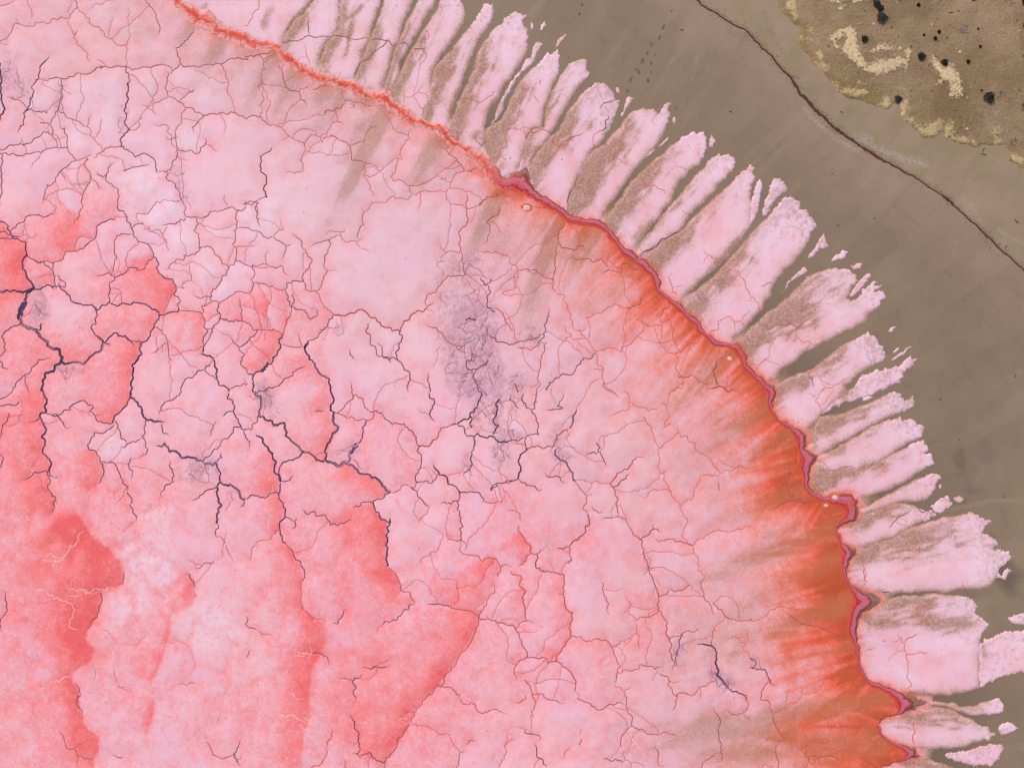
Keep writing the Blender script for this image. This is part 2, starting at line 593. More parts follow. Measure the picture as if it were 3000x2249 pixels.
'a3': '''
m 1000,60 1000,150 960,180
w 670,215 740,240 800,210 870,200
w 550,265 640,255
w 300,190 400,265 480,290 560,320 640,370
w 600,390 570,520 640,550
m 820,240 820,330 780,440 715,530
o 800,510 850,540 900,570 950,620
o 1200,570 1140,630 1040,660 1000,650
o 1070,420 1150,490
o 1420,590 1480,640 1540,670 1570,780 1570,880
r 1440,970 1600,975
n 1520,75 1570,140 1585,200
n 1575,250 1590,275
n 2000,420 2000,480
n 1990,490 2020,525 2080,535
r 2080,535 2120,575 2211,575
m 2030,700 2010,770
m 600,960 640,1000 670,1075
m 630,1080 640,1150 660,1230
r 965,990 1000,1020 1080,1020
m 480,1350 520,1400 560,1500 640,1560 730,1580 770,1585
m 910,1555 960,1570 1010,1570
m 1660,1440 1710,1510 1800,1575 1890,1550
n 1950,1430 1930,1480 1895,1530 1895,1570 1950,1640
r 1780,1240 1770,1300
o 930,850 940,930 970,1000
o 760,830 770,950
w 580,890 520,920 400,970
w 0,160 110,165
''',
'b3': '''
r 520,138 500,280 520,370
r 520,370 600,440 700,490
n 865,365 830,440 760,490
m 1290,138 1320,180 1310,220 1380,230 1400,280 1420,330
n 1385,335 1380,360 1330,390 1310,425 1240,465 1180,465 1165,500
r 1165,500 1110,560
n 1520,320 1600,330 1700,340
m 1700,340 1760,370 1840,380 1940,430
r 1750,140 1770,210 1780,280 1745,340
m 2080,160 2030,260 2000,340 1960,400 1945,430
m3 1945,430 1960,455 2050,465 2120,480 2211,500
m 1940,440 1940,500 1900,590 1860,670 1790,740 1720,840 1660,930 1610,990 1550,1060 1490,1110
r 1490,1110 1440,1180 1400,1250 1390,1290
m 1390,1290 1330,1390 1280,1480 1220,1570 1180,1610 1175,1658
m 1620,990 1660,1000 1720,1000 1780,1060 1790,1090
m 1790,1090 1810,1135 1880,1130
n 1000,845 1070,855 1150,840 1225,825
n 1015,895 980,925 920,950 940,1020 940,1130
m 810,930 870,930 920,950
n 610,725 680,740 720,760
r 720,770 750,820
w 480,720 550,720 600,735
w 390,1060 450,1090 550,1110
w 290,1215 400,1230 520,1280 560,1290
w 480,1300 560,1330
n 890,1225 940,1290 975,1380 980,1460 985,1500 960,1540
n 1000,1550 1080,1570 1180,1605
m 930,1540 985,1580
r 1390,1290 1470,1310 1560,1340 1680,1370 1710,1400 1740,1480 1790,1525
m 1840,1520 1790,1525 1780,1600 1760,1658
m 1840,1470 1910,1440
m 1880,1130 1910,1140 1970,1215 2060,1180 2130,1200 2170,1220
w 1280,1280 1360,1260
''',
'c3': '''
m3 276,495 310,540 340,600 370,680 400,745
m 310,540 335,490 390,455 460,485
m3 350,110 350,190 390,230 375,340 390,455
m3 700,100 690,240 700,330 770,400 750,500 755,590 710,660 640,770 630,790
r 640,250 690,250
m3 400,760 480,770 570,810 640,790
m 400,760 300,845 295,870 315,945
m3 640,790 720,850 770,910 790,970 785,1030
m 375,940 430,990 440,1060 460,1150 450,1240
m 440,1055 530,1055
m 400,1060 380,1100 310,1135
m 535,1080 580,1100 640,1110 700,1135
m 770,585 830,590 920,630 960,610 1050,630 1100,675 1145,655
r 1150,635 1195,630 1240,600 1290,560 1280,490
r 1190,660 1240,620
r 1290,560 1300,630 1325,695
m 1000,138 1010,220 1040,300 1040,370 1065,420
r 1190,270 1240,330 1220,400 1280,465
m 1280,465 1360,435 1430,410 1460,375
m3 1420,138 1450,230 1465,270 1450,340 1460,375 1510,450 1530,540 1545,610
m 1465,270 1530,240 1620,220 1720,175
m 1545,610 1630,590 1720,550 1800,535
m3 1545,610 1555,720 1570,840 1575,870
m 1075,680 1120,760 1150,840 1130,890 1110,970
m 1130,885 1230,870 1310,845
m 1310,820 1360,830 1430,860 1500,835
m 1475,895 1540,920 1560,1000 1580,1060 1610,1070
r 1110,970 1190,1030 1270,1000
m 1190,1040 1190,1060 1200,1160 1250,1240 1245,1310
m3 805,1090 870,1120 920,1150 970,1185 1070,1140 1165,1130
r 805,1050 810,1095
m 1245,1315 1320,1340 1370,1380 1450,1385 1560,1385 1610,1400
m 1245,1315 1180,1380 1155,1440 1155,1480
r 1190,1520 1190,1590 1240,1620 1230,1658
m 1610,1065 1690,1050 1750,1065 1780,1020 1850,990 1920,950
m 1610,1070 1600,1150 1570,1200
N4.4 1770,660 1890,665 1935,720 1920,800 1950,860 1930,900
N7 1930,900 1980,940 2030,1020
N3.6 2030,1020 2110,1050 2170,1070 2170,1115
m 1915,520 1900,600 1890,660
m 1820,138 1820,230 1870,310 1910,430
m 1900,320 1970,370 2000,420 2070,450 2150,465 2211,450
r 2000,420 1940,490 1915,520
n 1650,570 1630,650 1610,740 1610,830
r 2015,620 2120,635 2170,640 2180,560
r 2170,640 2190,720 2211,770
m 2170,1115 2180,1180 2140,1210 2010,1185
r 2140,1210 2211,1280
m3 1895,1180 1940,1220 1960,1300 1950,1390 1975,1460 1965,1530 1975,1590
m 1920,1555 1820,1610 1810,1658
m 1440,1460 1460,1570 1460,1640
r 1460,1640 1510,1650
n 1010,1575 1080,1600 1170,1610
r 1240,1610 1300,1620 1350,1650
n3 380,1360 430,1380 490,1390 500,1430
n3 460,1450 480,1530 530,1590 560,1650
m 850,1415 830,1480
r 755,1480 710,1520 690,1580
r 835,1330 820,1385
r 250,1370 220,1470
w 1010,800 1060,760 1040,900 1020,960
w 1220,1490 1270,1450 1350,1500
w 1270,1450 1240,1410
w 130,1600 150,1560 110,1490
''',
'd3': '''
r 0,465 100,440 170,375 240,350 350,330
m 270,400 370,460 500,510 620,550 700,590 780,615
m 720,230 695,270 695,320
m 805,825 720,850 710,900
r 710,910 660,950 560,1020 480,1050 410,1060
r 410,1060 410,990
r 410,1060 350,1130 290,1170 200,1205
n 0,770 40,800 30,830
n3 0,845 50,860 80,850
n3 80,855 130,890 140,930 200,990
m 140,930 120,980 80,1040 80,1100 150,1170 180,1210 180,1270 220,1350 260,1410 200,1480 210,1570 220,1658
r 260,1410 370,1440
r 380,1250 420,1320 440,1430 460,1450 430,1500 350,1500
m 440,1520 470,1600
m 490,1560 600,1560 700,1580 750,1610
r 900,1250 900,1320 850,1400 770,1470 710,1540 690,1570
r 60,1650 110,1620 180,1640
r 440,1440 520,1450 610,1460
r3 900,190 920,100 910,30 915,0
r 1295,1050 1270,1010 1300,990 1260,930 1270,850 1255,760 1240,650 1180,570
r 1255,740 1340,730 1430,725
m 1255,620 1300,600 1350,570
m 1035,488 1085,480
m 1055,628 1090,635
r 920,690 960,695 1020,675
r3 1310,1480 1305,1410 1320,1330 1290,1285
r 1310,1190 1370,1200 1440,1225
r3 1310,1680 1310,1590
t 1000,225 1070,235 1150,245
''',
}

# algae band along the shore: its lakeward edge and its shoreward edge
EDGE_LAKE = [
('a0', '1300,-60 1400,30 1490,90 1540,190 1600,220 1700,260 1800,310 1870,340 1960,390 2080,410 2211,400'),
('b0', '310,430 350,500 440,570 540,640 600,680 680,690 760,700 830,720 900,740 960,790 1080,835 1180,850 1220,910 1290,970 1380,1020 1480,1020 1590,1060 1650,1130 1720,1190 1800,1240 1860,1290 1920,1340 1980,1400 2030,1460 2090,1530 2130,1560'),
('c0', '260,1540 330,1560 400,1600'),
('c1', '440,90 540,165 680,240 820,310 960,325 1040,370 1090,440 1150,520 1240,590 1300,640 1370,700 1410,780 1460,860 1540,930 1600,990 1680,1050 1760,1120 1800,1190 1860,1240 1960,1290 2060,1310 2110,1380 2150,1470 2211,1530'),
('d1', '50,1580 100,1630'),
('d2', '105,120 125,180 130,240 170,320 240,390 310,440 340,510 370,590 380,680 390,770 410,850 430,920 480,970 540,1010 620,1020 690,1050 740,1080 740,1140 700,1180 680,1220 690,1290 710,1360 730,1430 725,1530 720,1620'),
('d3', '730,70 760,150 800,220 820,290 800,370 780,450 770,530 790,590 820,650 830,720 850,800 870,870 900,930 960,985 1050,1020 1110,1060 1150,1120 1180,1180 1130,1230 1040,1270 1010,1310 1040,1390 1110,1450 1200,1490 1240,1540 1180,1590 1060,1630 1010,1720 980,1850'),
]
EDGE_SHORE = [
('a0', '1440,-60 1500,30 1590,60 1700,60 1760,150 1830,210 1930,240 2050,300 2211,330'),
('b0', '320,350 400,420 480,480 560,545 640,580 760,595 820,630 920,650 1000,700 1110,750 1190,720 1230,780 1310,850 1390,880 1480,960 1560,1000 1670,1000 1720,1080 1760,1140 1880,1170 1960,1215 2030,1260 2060,1310 2110,1350 2120,1410'),
('c0', '230,1440 330,1390 390,1350 420,1420 450,1500 520,1580 600,1620'),
('c1', '700,150 730,200 860,245 970,250 1040,280 1090,350 1150,430 1250,500 1280,530 1300,580 1370,580 1410,640 1460,690 1500,770 1475,800 1520,860 1590,910 1680,980 1750,1030 1810,1080 1850,1170 1920,1220 2020,1250 2100,1240 2150,1310 2180,1400 2211,1450'),
('d1', '90,1520 150,1590'),
('d2', '190,80 210,140 170,210 180,280 230,350 330,400 390,430 450,480 450,560 430,590 480,620 545,650 500,720 470,790 465,860 490,930 540,950 620,975 700,950 770,940 860,990 855,1050 875,1100 850,1180 790,1200 720,1215 700,1240 730,1290 740,1350 800,1385 855,1405 820,1470 790,1540 775,1610'),
('d3', '770,40 780,110 810,170 880,210 980,235 1050,280 1045,330 980,370 900,400 870,450 860,530 870,610 885,680 880,760 900,850 940,920 1010,960 1100,990 1190,1030 1300,1070 1390,1110 1440,1118 1330,1180 1230,1220 1130,1240 1060,1265 1035,1300 1050,1360 1110,1420 1220,1460 1330,1490 1380,1560 1290,1580 1190,1600 1070,1640 1030,1720 1000,1850'),
]

# salt fingers: (image tile, outline, label). Soft flanks fade into mud, tips are ragged.
FINGERS = [
('b0', '-560,-120 -450,30 -260,70 -190,150 -100,220 -20,250 100,300 320,370 400,220 500,110 575,10 610,-120', 'broad pale pink salt apron left of the first mud channel at the top'),
('b0', '330,360 420,230 525,125 600,20 640,-120 800,-120 805,60 800,180 795,240 750,300 690,350 650,470 620,570 560,560 450,460', 'pale salt finger right of the first mud channel, cut off by the top edge'),
('b0', '822,-120 825,60 808,180 812,240 750,310 700,400 650,500 640,590 820,650 930,630 1000,500 1010,400 1060,270 1095,160 1130,60 1170,-120', 'brown-streaked salt finger with twin silt stripes at the top edge'),
('b0', '1205,-120 1165,60 1135,150 1095,260 1050,340 1010,450 970,560 930,660 1000,715 1120,775 1180,690 1220,520 1260,380 1300,250 1360,110 1420,-120', 'long salt finger with olive silt on its left flank and a lilac root'),
('b0', '1480,-120 1425,60 1365,180 1315,310 1290,370 1245,500 1205,640 1180,730 1230,740 1290,570 1350,420 1395,310 1475,200 1550,80 1620,-120', 'narrow brown-edged salt finger between two dark channels near the top edge'),
('b0', '1705,-120 1610,80 1545,190 1460,320 1395,420 1345,540 1265,680 1220,780 1340,860 1480,970 1530,860 1560,700 1560,570 1610,480 1680,380 1755,280 1815,190 1830,100 1805,20 1840,-120', 'wide pale salt finger with white flakes on its right edge at the top'),
('b0', '1490,975 1560,1020 1680,1020 1700,900 1770,740 1830,580 1885,440 1955,300 2040,180 2065,110 2060,40 1990,30 1950,110 1905,180 1855,240 1795,320 1735,420 1640,500 1590,560 1570,650 1540,800', 'salt finger with a round olive silt patch halfway along it'),
('c0', '285,90 200,185 115,255 45,360 -5,480 -65,630 -115,760 -175,900 -220,1020 -200,1130 -100,1200 20,1230 50,1120 40,1030 70,930 110,840 180,730 250,640 320,540 380,440 405,360 400,270 370,210 387,130 340,115 320,95', 'largest upper salt finger with a torn square tip, just right of the top channel mouth'),
('c0', '495,333 450,380 428,440 370,530 310,610 255,690 195,790 145,900 105,1000 130,1010 180,930 230,800 290,680 350,600 420,535 480,450 517,390 518,350', 'thin sliver of salt squeezed between two broad fingers'),
('c0', '640,408 560,430 500,490 430,565 385,620 325,710 275,800 225,920 150,1000 100,1030 60,1090 60,1210 130,1320 200,1440 300,1390 350,1280 380,1180 400,1090 440,1040 505,1030 525,920 545,830 597,700 648,590 665,540 655,450', 'smooth-tipped salt finger with orange tint and a small dark crack across its middle'),
('c0', '760,500 695,580 645,680 605,760 570,850 550,930 545,1035 420,1070 390,1150 350,1270 330,1400 400,1350 480,1220 560,1130 585,1065 640,980 695,880 755,780 825,690 885,640 910,600 880,560 882,490 840,480', 'salt finger with a frayed pinkish tip and a silty tan root'),
('c0', '980,668 900,712 835,770 775,860 715,960 665,1060 600,1110 545,1160 480,1260 430,1330 415,1410 455,1500 520,1590 600,1640 660,1720 720,1725 735,1640 745,1560 785,1470 830,1380 860,1310 900,1235 950,1182 1000,1140 1055,1060 1105,970 1140,880 1147,820 1112,803 1112,770 1060,708 1020,668', 'double-lobed salt finger split at its tip by a dark slit'),
('c0', '1215,772 1268,800 1205,880 1166,955 1158,930 1190,850', 'small pinkish triangular salt chip lying in a mud channel'),
('c0', '1340,878 1255,900 1185,980 1115,1070 1045,1170 965,1212 905,1262 852,1342 802,1440 762,1540 737,1640 720,1730 780,1780 900,1790 980,1790 1040,1690 1105,1590 1172,1500 1242,1400 1295,1340 1375,1260 1455,1160 1525,1050 1545,940 1552,838 1490,850 1470,925 1420,880', 'broad mottled salt finger with a notched tip and a wide tan silt streak'),
('c0', '1542,1103 1500,1150 1420,1210 1350,1260 1330,1290 1400,1255 1500,1175 1547,1130', 'slender salt sliver beside the notched mottled finger'),
('c0', '1740,1068 1660,1110 1590,1170 1525,1230 1445,1290 1375,1360 1295,1440 1205,1540 1125,1650 1060,1750 1010,1820 1060,1900 1110,1970 1180,2040 1260,2080 1250,2020 1300,1950 1375,1860 1465,1760 1540,1650 1610,1510 1690,1410 1770,1340 1830,1270 1860,1200 1852,1130 1832,1078 1790,1075', 'rounded salt finger with a pale thumb-shaped tip and orange-pink middle'),
('c0', '1950,1248 1885,1290 1805,1390 1727,1480 1647,1580 1575,1660 1505,1740 1445,1830 1370,1920 1310,2000 1275,2080 1330,2075 1430,1995 1530,1935 1640,1855 1685,1780 1715,1730 1775,1670 1845,1600 1940,1500 2030,1420 2075,1360 2095,1300 2060,1260 2000,1250', 'plump salt finger with a brown-rimmed rounded tip above the widest part of the fringe'),
('c0', '2210,1320 2135,1400 2065,1480 1985,1560 1890,1640 1795,1730 1745,1770 1665,1860 1525,1940 1430,2020 1340,2090 1310,2140 1400,2180 1450,2260 1480,2310 1470,2360 1530,2420 1600,2460 1690,2370 1780,2280 1880,2200 1960,2130 2050,2030 2140,1920 2195,1850 2225,1760 2220,1650 2208,1560 2212,1500 2238,1450 2245,1400 2228,1335', 'very broad bright pink salt finger with a small lilac blotch near its root'),
('d0', '60,1455 30,1540 12,1600 -8,1700 -18,1830 10,1810 40,1750 55,1700 70,1620 92,1530 86,1448', 'short pink salt finger wedged between two broad fingers with mud on both sides'),
('d0', '180,1448 152,1530 122,1620 102,1680 95,1755 130,1740 178,1660 228,1600 285,1548 292,1520 256,1458', 'fan-shaped pink salt lobe tapering to a point in the mud'),
('d1', '320,62 262,90 205,160 145,230 75,300 5,380 -85,490 -195,620 -310,740 -430,840 -560,920 -630,930 -550,1020 -460,1085 -410,1160 -370,1215 -260,1250 -160,1270 -90,1180 -20,1090 60,1000 98,930 165,800 225,710 305,630 365,570 425,500 465,420 490,360 532,320 520,260 470,230 457,176 390,175 402,120', 'long broad salt finger with a stepped ragged tip right of the pink fan lobe'),
('d1', '590,368 612,440 632,482 560,500 500,560 440,592 480,530 530,470 560,410', 'ragged salt wedge standing alone off the stepped finger tip'),
('d1', '750,503 792,515 770,560 710,577 655,592 690,550', 'small leaf-shaped salt flake lying farthest out beyond the ragged wedge'),
('d1', '430,643 467,670 440,700 370,732 300,800 250,852 290,770 370,690', 'thin pale salt tail in the wide dark channel'),
('d1', '860,608 906,615 890,650 830,662 808,630', 'small round salt islet off the big frayed finger'),
('d1', '640,658 760,655 862,690 860,760 800,830 770,890 810,920 870,890 920,820 1032,755 1000,790 1047,795 1000,840 1077,830 1082,890 1040,940 990,1000 940,1010 930,1072 850,1112 760,1152 650,1212 560,1262 450,1312 370,1382 320,1422 250,1452 200,1545 140,1560 60,1520 -10,1490 -60,1440 -110,1350 -160,1290 -90,1235 0,1135 90,1065 185,990 285,910 365,830 445,750 545,690', 'biggest salt finger with a frayed many-toothed tip'),
('d1', '968,688 930,700 870,760 830,822 800,882 830,882 880,832 930,772 972,722', 'narrow salt tooth between the lobes of the biggest frayed finger'),
('d1', '1182,1113 1152,1160 1120,1167 1130,1130', 'tiny tan salt islet alone on the mud below the biggest finger'),
('d1', '960,1178 882,1200 805,1250 705,1310 625,1380 545,1440 472,1490 380,1515 250,1570 190,1620 200,1700 155,1780 195,1875 260,1930 350,1950 440,1965 520,1885 580,1815 700,1712 790,1660 750,1600 830,1535 970,1442 1075,1402 1095,1372 1072,1280 1020,1240 1006,1193', 'square-ended salt finger with a forked crack, under the biggest finger'),
('d1', '1242,1272 1190,1322 1148,1345 1178,1302', 'short upper salt sliver of a pair off the square-ended finger'),
('d1', '1303,1288 1235,1360 1165,1400 1128,1402 1190,1350 1260,1300', 'longer lower salt sliver of a pair off the square-ended finger'),
('d1', '1290,1358 1333,1390 1322,1440 1262,1480 1228,1520 1212,1570 1170,1602 1080,1642 980,1672 900,1702 800,1722 700,1762 640,1800 580,1832 620,1765 720,1695 800,1655 840,1585 900,1535 960,1505 1050,1475 1150,1455 1230,1432 1250,1380', 'bright white-lilac salt lobe with a hooked tip and mauve silty stem'),
('d2', '1003,170 950,202 900,207 910,185 960,165', 'tiny salt streak lying in a dark channel mouth'),
('d2', '1190,133 1220,170 1260,200 1322,168 1327,220 1305,260 1200,290 1110,332 1022,380 922,430 832,480 742,530 652,590 580,622 530,640 450,600 490,540 510,480 520,420 560,340 620,332 700,322 800,292 900,252 1000,212 1080,170 1140,140', 'salt finger with a curled shaggy tip and dusky brown root'),
('d2', '1200,343 1300,350 1352,400 1397,408 1382,490 1320,520 1232,568 1150,618 1060,678 960,728 870,768 760,742 680,775 600,768 535,720 530,670 620,635 720,572 832,512 932,452 1022,402 1110,362', 'smooth pale salt finger with a blunt end above the finger with a knuckled tip'),
('d2', '1370,528 1422,550 1452,590 1420,622 1482,650 1477,720 1422,750 1362,780 1292,820 1212,870 1120,918 1000,948 900,978 830,1020 760,960 690,975 600,1000 520,960 480,910 500,800 545,730 640,765 760,747 880,775 980,742 1060,692 1150,640 1250,590 1310,550', 'salt finger with a knuckled tip and a pale rounded plate at its root'),
('d2', '1500,793 1552,820 1500,870 1482,930 1420,1000 1320,1012 1220,1012 1120,1042 1020,1082 930,1112 870,1100 960,1062 1060,1002 1150,962 1220,912 1290,882 1380,832 1450,802', 'slim salt finger under a dark mud wedge, ending in a pale knob'),
('d2', '1553,868 1540,912 1508,942 1520,890', 'tiny brownish salt fleck off the pale knob'),
('d2', '1600,978 1632,1040 1580,1090 1500,1112 1450,1062 1530,1000', 'lumpy white salt lobe at the mouth of a winding stream'),
('d2', '1690,976 1724,1000 1700,1032 1650,1016 1640,990', 'small white salt islet where the winding stream leaves the fringe'),
('d2', '1500,1122 1440,1162 1340,1192 1220,1252 1100,1322 1000,1352 900,1382 850,1385 780,1370 720,1320 700,1230 780,1195 850,1175 900,1142 970,1112 1060,1072 1180,1042 1280,1052 1380,1082 1470,1102', 'tan-rooted salt finger with a black open crack'),
('d2', '1460,1190 1540,1160 1640,1150 1700,1130 1780,1108 1850,1140 1868,1160 1962,1168 1930,1200 1880,1270 1960,1310 2002,1370 1960,1400 2082,1430 2112,1468 2060,1530 2010,1550 2000,1600 2062,1658 1985,1620 1990,1615 1950,1680 1900,1715 1700,1717 1500,1732 1300,1747 1150,1762 1000,1745 900,1720 820,1680 780,1610 790,1520 815,1560 825,1545 830,1500 860,1450 900,1420 960,1382 1060,1342 1200,1292 1330,1232', 'widest salt lobe with a white shattered bluish edge at the right'),
('d3', '2082,38 2114,60 2062,132 2028,122 2050,60', 'white salt islet off the corner of the shattered lobe'),
('d3', '1060,310 1200,280 1400,275 1600,265 1730,270 1810,300 1840,350 1815,400 1870,440 1930,500 1880,560 1850,620 1862,700 1846,780 1858,850 1846,930 1852,1000 1750,1032 1600,1062 1450,1064 1300,1074 1200,1050 1080,1010 1000,980 930,910 890,820 895,720 870,640 860,520 885,440 950,385', 'huge blunt salt slab with a tan streak through its upper half'),
('d3', '1825,740 1860,640 1930,600 2050,565 2150,550 2280,540 2480,600 2480,850 2211,872 2100,902 2000,932 1930,972 1850,1005 1830,900', 'salt slab cut off by the right edge beyond a straight crack'),
('d3', '2078,450 2130,415 2211,410 2400,400 2400,520 2211,492 2110,482', 'white salt spit entering from the right edge'),
('d3', '1718,545 1770,518 1797,540 1760,562', 'tiny pink salt islet in the tan streak of the huge slab'),
('d3', '1390,1120 1550,1130 1700,1170 1820,1160 1920,1120 2000,1088 2052,1150 2040,1200 1960,1220 1850,1230 1700,1200 1600,1162 1480,1150', 'brownish salt finger trailing to a mottled round end near the bottom'),
('d3', '1030,1280 1150,1235 1250,1200 1400,1180 1550,1180 1650,1210 1750,1260 1850,1310 1930,1330 1972,1390 1930,1430 1850,1440 1750,1470 1600,1490 1450,1500 1330,1490 1200,1465 1090,1410 1020,1340', 'spindle-shaped salt lobe with a red crack near the bottom right'),
('d3', '2000,1340 2030,1300 2100,1288 2167,1335 2100,1372 2030,1392', 'oval salt islet off the spindle-shaped lobe'),
('d3', '2030,1458 2052,1500 2010,1580 1960,1642 1850,1642 1700,1612 1600,1582 1550,1552 1680,1520 1800,1500 1920,1470', 'lilac-white club-ended salt finger in the bottom right corner'),
('d3', '1310,1570 1450,1602 1600,1652 1720,1720 1800,1900 960,1900 1030,1660 1190,1600', 'pink salt lobe cut off by the bottom edge'),
('c0', '432,178 455,200 450,240 430,245', 'tiny upper salt crumb left of the paired crumbs beyond the torn tip'),
('c0', '545,172 558,210 530,245 503,248 512,205', 'small pink salt crumb standing off the largest upper finger'),
('c0', '715,268 702,312 662,370 630,382 640,330 680,300', 'leaf-shaped salt flake off the smooth-tipped finger'),
('c0', '1122,706 1140,712 1156,750 1135,756 1120,735', 'tiny pale salt islet off the double-lobed finger'),
('c0', '1588,943 1604,962 1598,1000 1582,995 1578,965', 'tiny oval salt islet off the notched mottled finger'),
('c0', '1895,1088 1926,1140 1905,1195 1875,1192 1880,1120', 'dusky salt crumb beside the thumb-shaped tip'),
]

# pigment: (image tile, cx, cy, rx, ry, strength[, 'c' = stops at the cracks of its own plate])
ALGAE = '''
a1 100,600 150,240 .75 c
a1 60,960 130,130 .45 c
a1 380,700 200,120 .35 c
a1 570,360 120,150 .75
a1 1250,830 240,200 .85 c
a1 1390,880 90,160 .6 c
a1 1030,1090 260,120 .7 c
a1 1250,1060 100,120 .4 c
a1 1430,1290 80,170 .75
a1 1530,1060 170,70 .6 c
a1 1060,1420 110,260 .65 c
a1 600,1340 140,90 .6 c
a1 1690,1040 60,80 .6 c
a1 2080,950 130,160 .5 c
a1 1100,560 140,110 .4 c
a1 880,180 110,110 .4
a1 300,1300 180,180 .4 c
a1 450,1350 70,100 .4 c
a1 1600,1200 60,120 .4 c
a0 520,1560 120,60 .35
a0 860,1570 120,80 .35
a2 270,350 110,280 .6 c
a2 330,620 70,150 .4 c
a2 330,950 130,130 .9
a2 600,1190 190,130 1.0
a2 860,1480 140,220 1.15
a2 930,1600 90,130 .7
a2 520,1500 220,150 .85
a2 250,1600 110,100 .7
a2 60,1420 60,60 .6
a2 750,690 90,150 .7 c
a2 960,240 90,140 .6 c
a2 250,220 90,60 .6
a2 1250,200 150,120 .35 c
a2 1600,600 200,60 .4 c
a2 2150,880 100,170 .75 c
a2 2000,560 170,100 .4 c
a2 30,400 50,110 .5
a2 150,550 140,160 .35
b2 330,1050 70,150 .75 c
b2 1000,870 230,100 .75 c
b2 1130,900 120,90 .6 c
b2 1140,1240 90,260 1.05 c
b2 960,1280 170,260 .5 c
b2 450,1480 80,130 .8 c
b2 1170,1610 150,60 .7
b2 1700,1200 120,160 .3 c
b2 1980,1580 150,110 .6 c
b2 690,200 70,110 .55 c
b2 560,430 140,130 .35 c
b2 1420,510 70,70 .4 c
b2 1360,650 60,60 .35 c
b2 1620,500 100,60 .3
c2 360,1340 70,120 .4 c
c2 850,1330 110,120 .35 c
c2 930,1220 60,80 .5
c2 600,1240 200,130 .35 c
c2 300,1010 170,110 .4 c
c2 1000,1450 250,150 .3
c2 350,1500 60,60 .4
b1 150,950 190,160 .6 c
b1 270,1250 110,140 .7 c
b1 450,1360 110,110 .55 c
b1 690,1470 90,160 .6 c
b1 420,900 60,80 .4
b1 560,1100 130,90 .35 c
b1 1780,1600 100,60 .2
a3 860,80 170,130 1.1
a3 920,100 80,110 .6
a3 630,650 130,190 1.0
a3 690,700 70,120 .6
a3 750,360 70,170 .9
a3 690,1440 120,130 1.05
a3 610,1120 60,170 .9
a3 540,230 110,220 .8
a3 1540,230 60,110 .95 c
a3 1290,770 60,50 .9
a3 1240,890 45,60 .9
a3 1365,560 25,130 .7
a3 1220,1250 35,120 .95
a3 1100,1560 70,80 .9
a3 30,1480 50,120 .8
a3 60,1130 45,100 .65
a3 180,490 50,25 .7
a3 80,640 70,120 .45
a3 790,1620 70,60 .9
a3 2080,210 45,45 .8
a3 1050,270 35,70 .65
a3 2040,1180 60,60 .7
a3 700,830 70,40 .8
a3 130,340 70,60 .5
a3 530,940 60,30 .7
a3 1950,860 30,80 .4
b3 620,560 110,160 .95 c
b3 690,560 50,100 .5 c
b3 520,850 90,260 .85
b3 440,1350 80,260 .85
b3 500,1330 40,200 .4
b3 480,250 40,130 .6
b3 870,250 40,130 .55
b3 1220,220 80,110 .9
b3 1330,300 70,70 .5 c
b3 1690,560 230,170 .5 c
b3 1820,620 110,160 .5 c
b3 1950,220 120,170 .5 c
b3 1660,850 90,90 .9 c
b3 1560,1010 60,80 .5 c
b3 1340,1200 60,160 .8 c
b3 1230,1400 90,100 .5 c
b3 1080,1450 130,140 .5 c
b3 880,1440 110,110 .4
b3 580,1500 60,90 .7
b3 1840,1440 40,40 .6
b3 1480,400 150,60 .4 c
c3 1000,800 70,200 .5
c3 1080,1320 160,150 .5 c
c3 330,260 60,180 .5 c
c3 720,560 60,130 .5 c
c3 1400,620 140,160 .35 c
c3 1340,330 120,110 .35 c
c3 1290,1460 120,90 .4 c
c3 700,1000 80,100 .35 c
'''

ORANGE = '''
c1 300,40 130,70 .9
c1 420,220 70,60 .9
c1 1320,720 130,150 .85
c1 1180,600 130,80 .6
c1 1330,980 170,130 .75
c1 1560,1080 170,120 .65
c1 1760,1230 160,110 .6
c1 2100,1520 150,110 .9
c1 1950,1350 120,80 .7
c1 800,300 150,60 .6
d1 0,1590 100,90 .9
d2 150,180 120,200 .8
d2 200,680 210,260 1.0
d2 330,560 90,160 .7
d2 330,900 160,140 .95
d2 520,1040 190,90 .95
d2 640,1180 120,160 .9
d2 620,1420 170,320 1.0
d2 600,1250 130,140 .6
d2 200,1000 200,120 .5
d3 600,120 190,220 .95
d3 700,250 120,130 .8
d3 660,450 170,140 1.1
d3 790,750 80,280 1.0
d3 400,560 200,130 .6
d3 300,780 80,200 .75
d3 780,940 180,100 .9
d3 950,1060 200,70 .7
d3 1080,1160 90,80 1.1
d3 950,1280 130,110 .9
d3 550,1340 340,130 .7
d3 960,1540 260,130 1.05
d3 600,1500 300,120 .55
d3 480,1480 110,60 .6
b0 1240,900 60,40 .5
b0 1900,1360 110,90 .55
b0 2060,1500 110,90 .9
b0 1660,1100 90,70 .6
b0 1840,1290 60,50 .7
b0 890,890 50,40 .5
b0 600,650 130,50 .5
b0 330,430 60,60 .4
c3 2100,1500 250,200 .25
c3 1050,1540 200,120 .4
c3 1300,1480 130,90 .4
'''

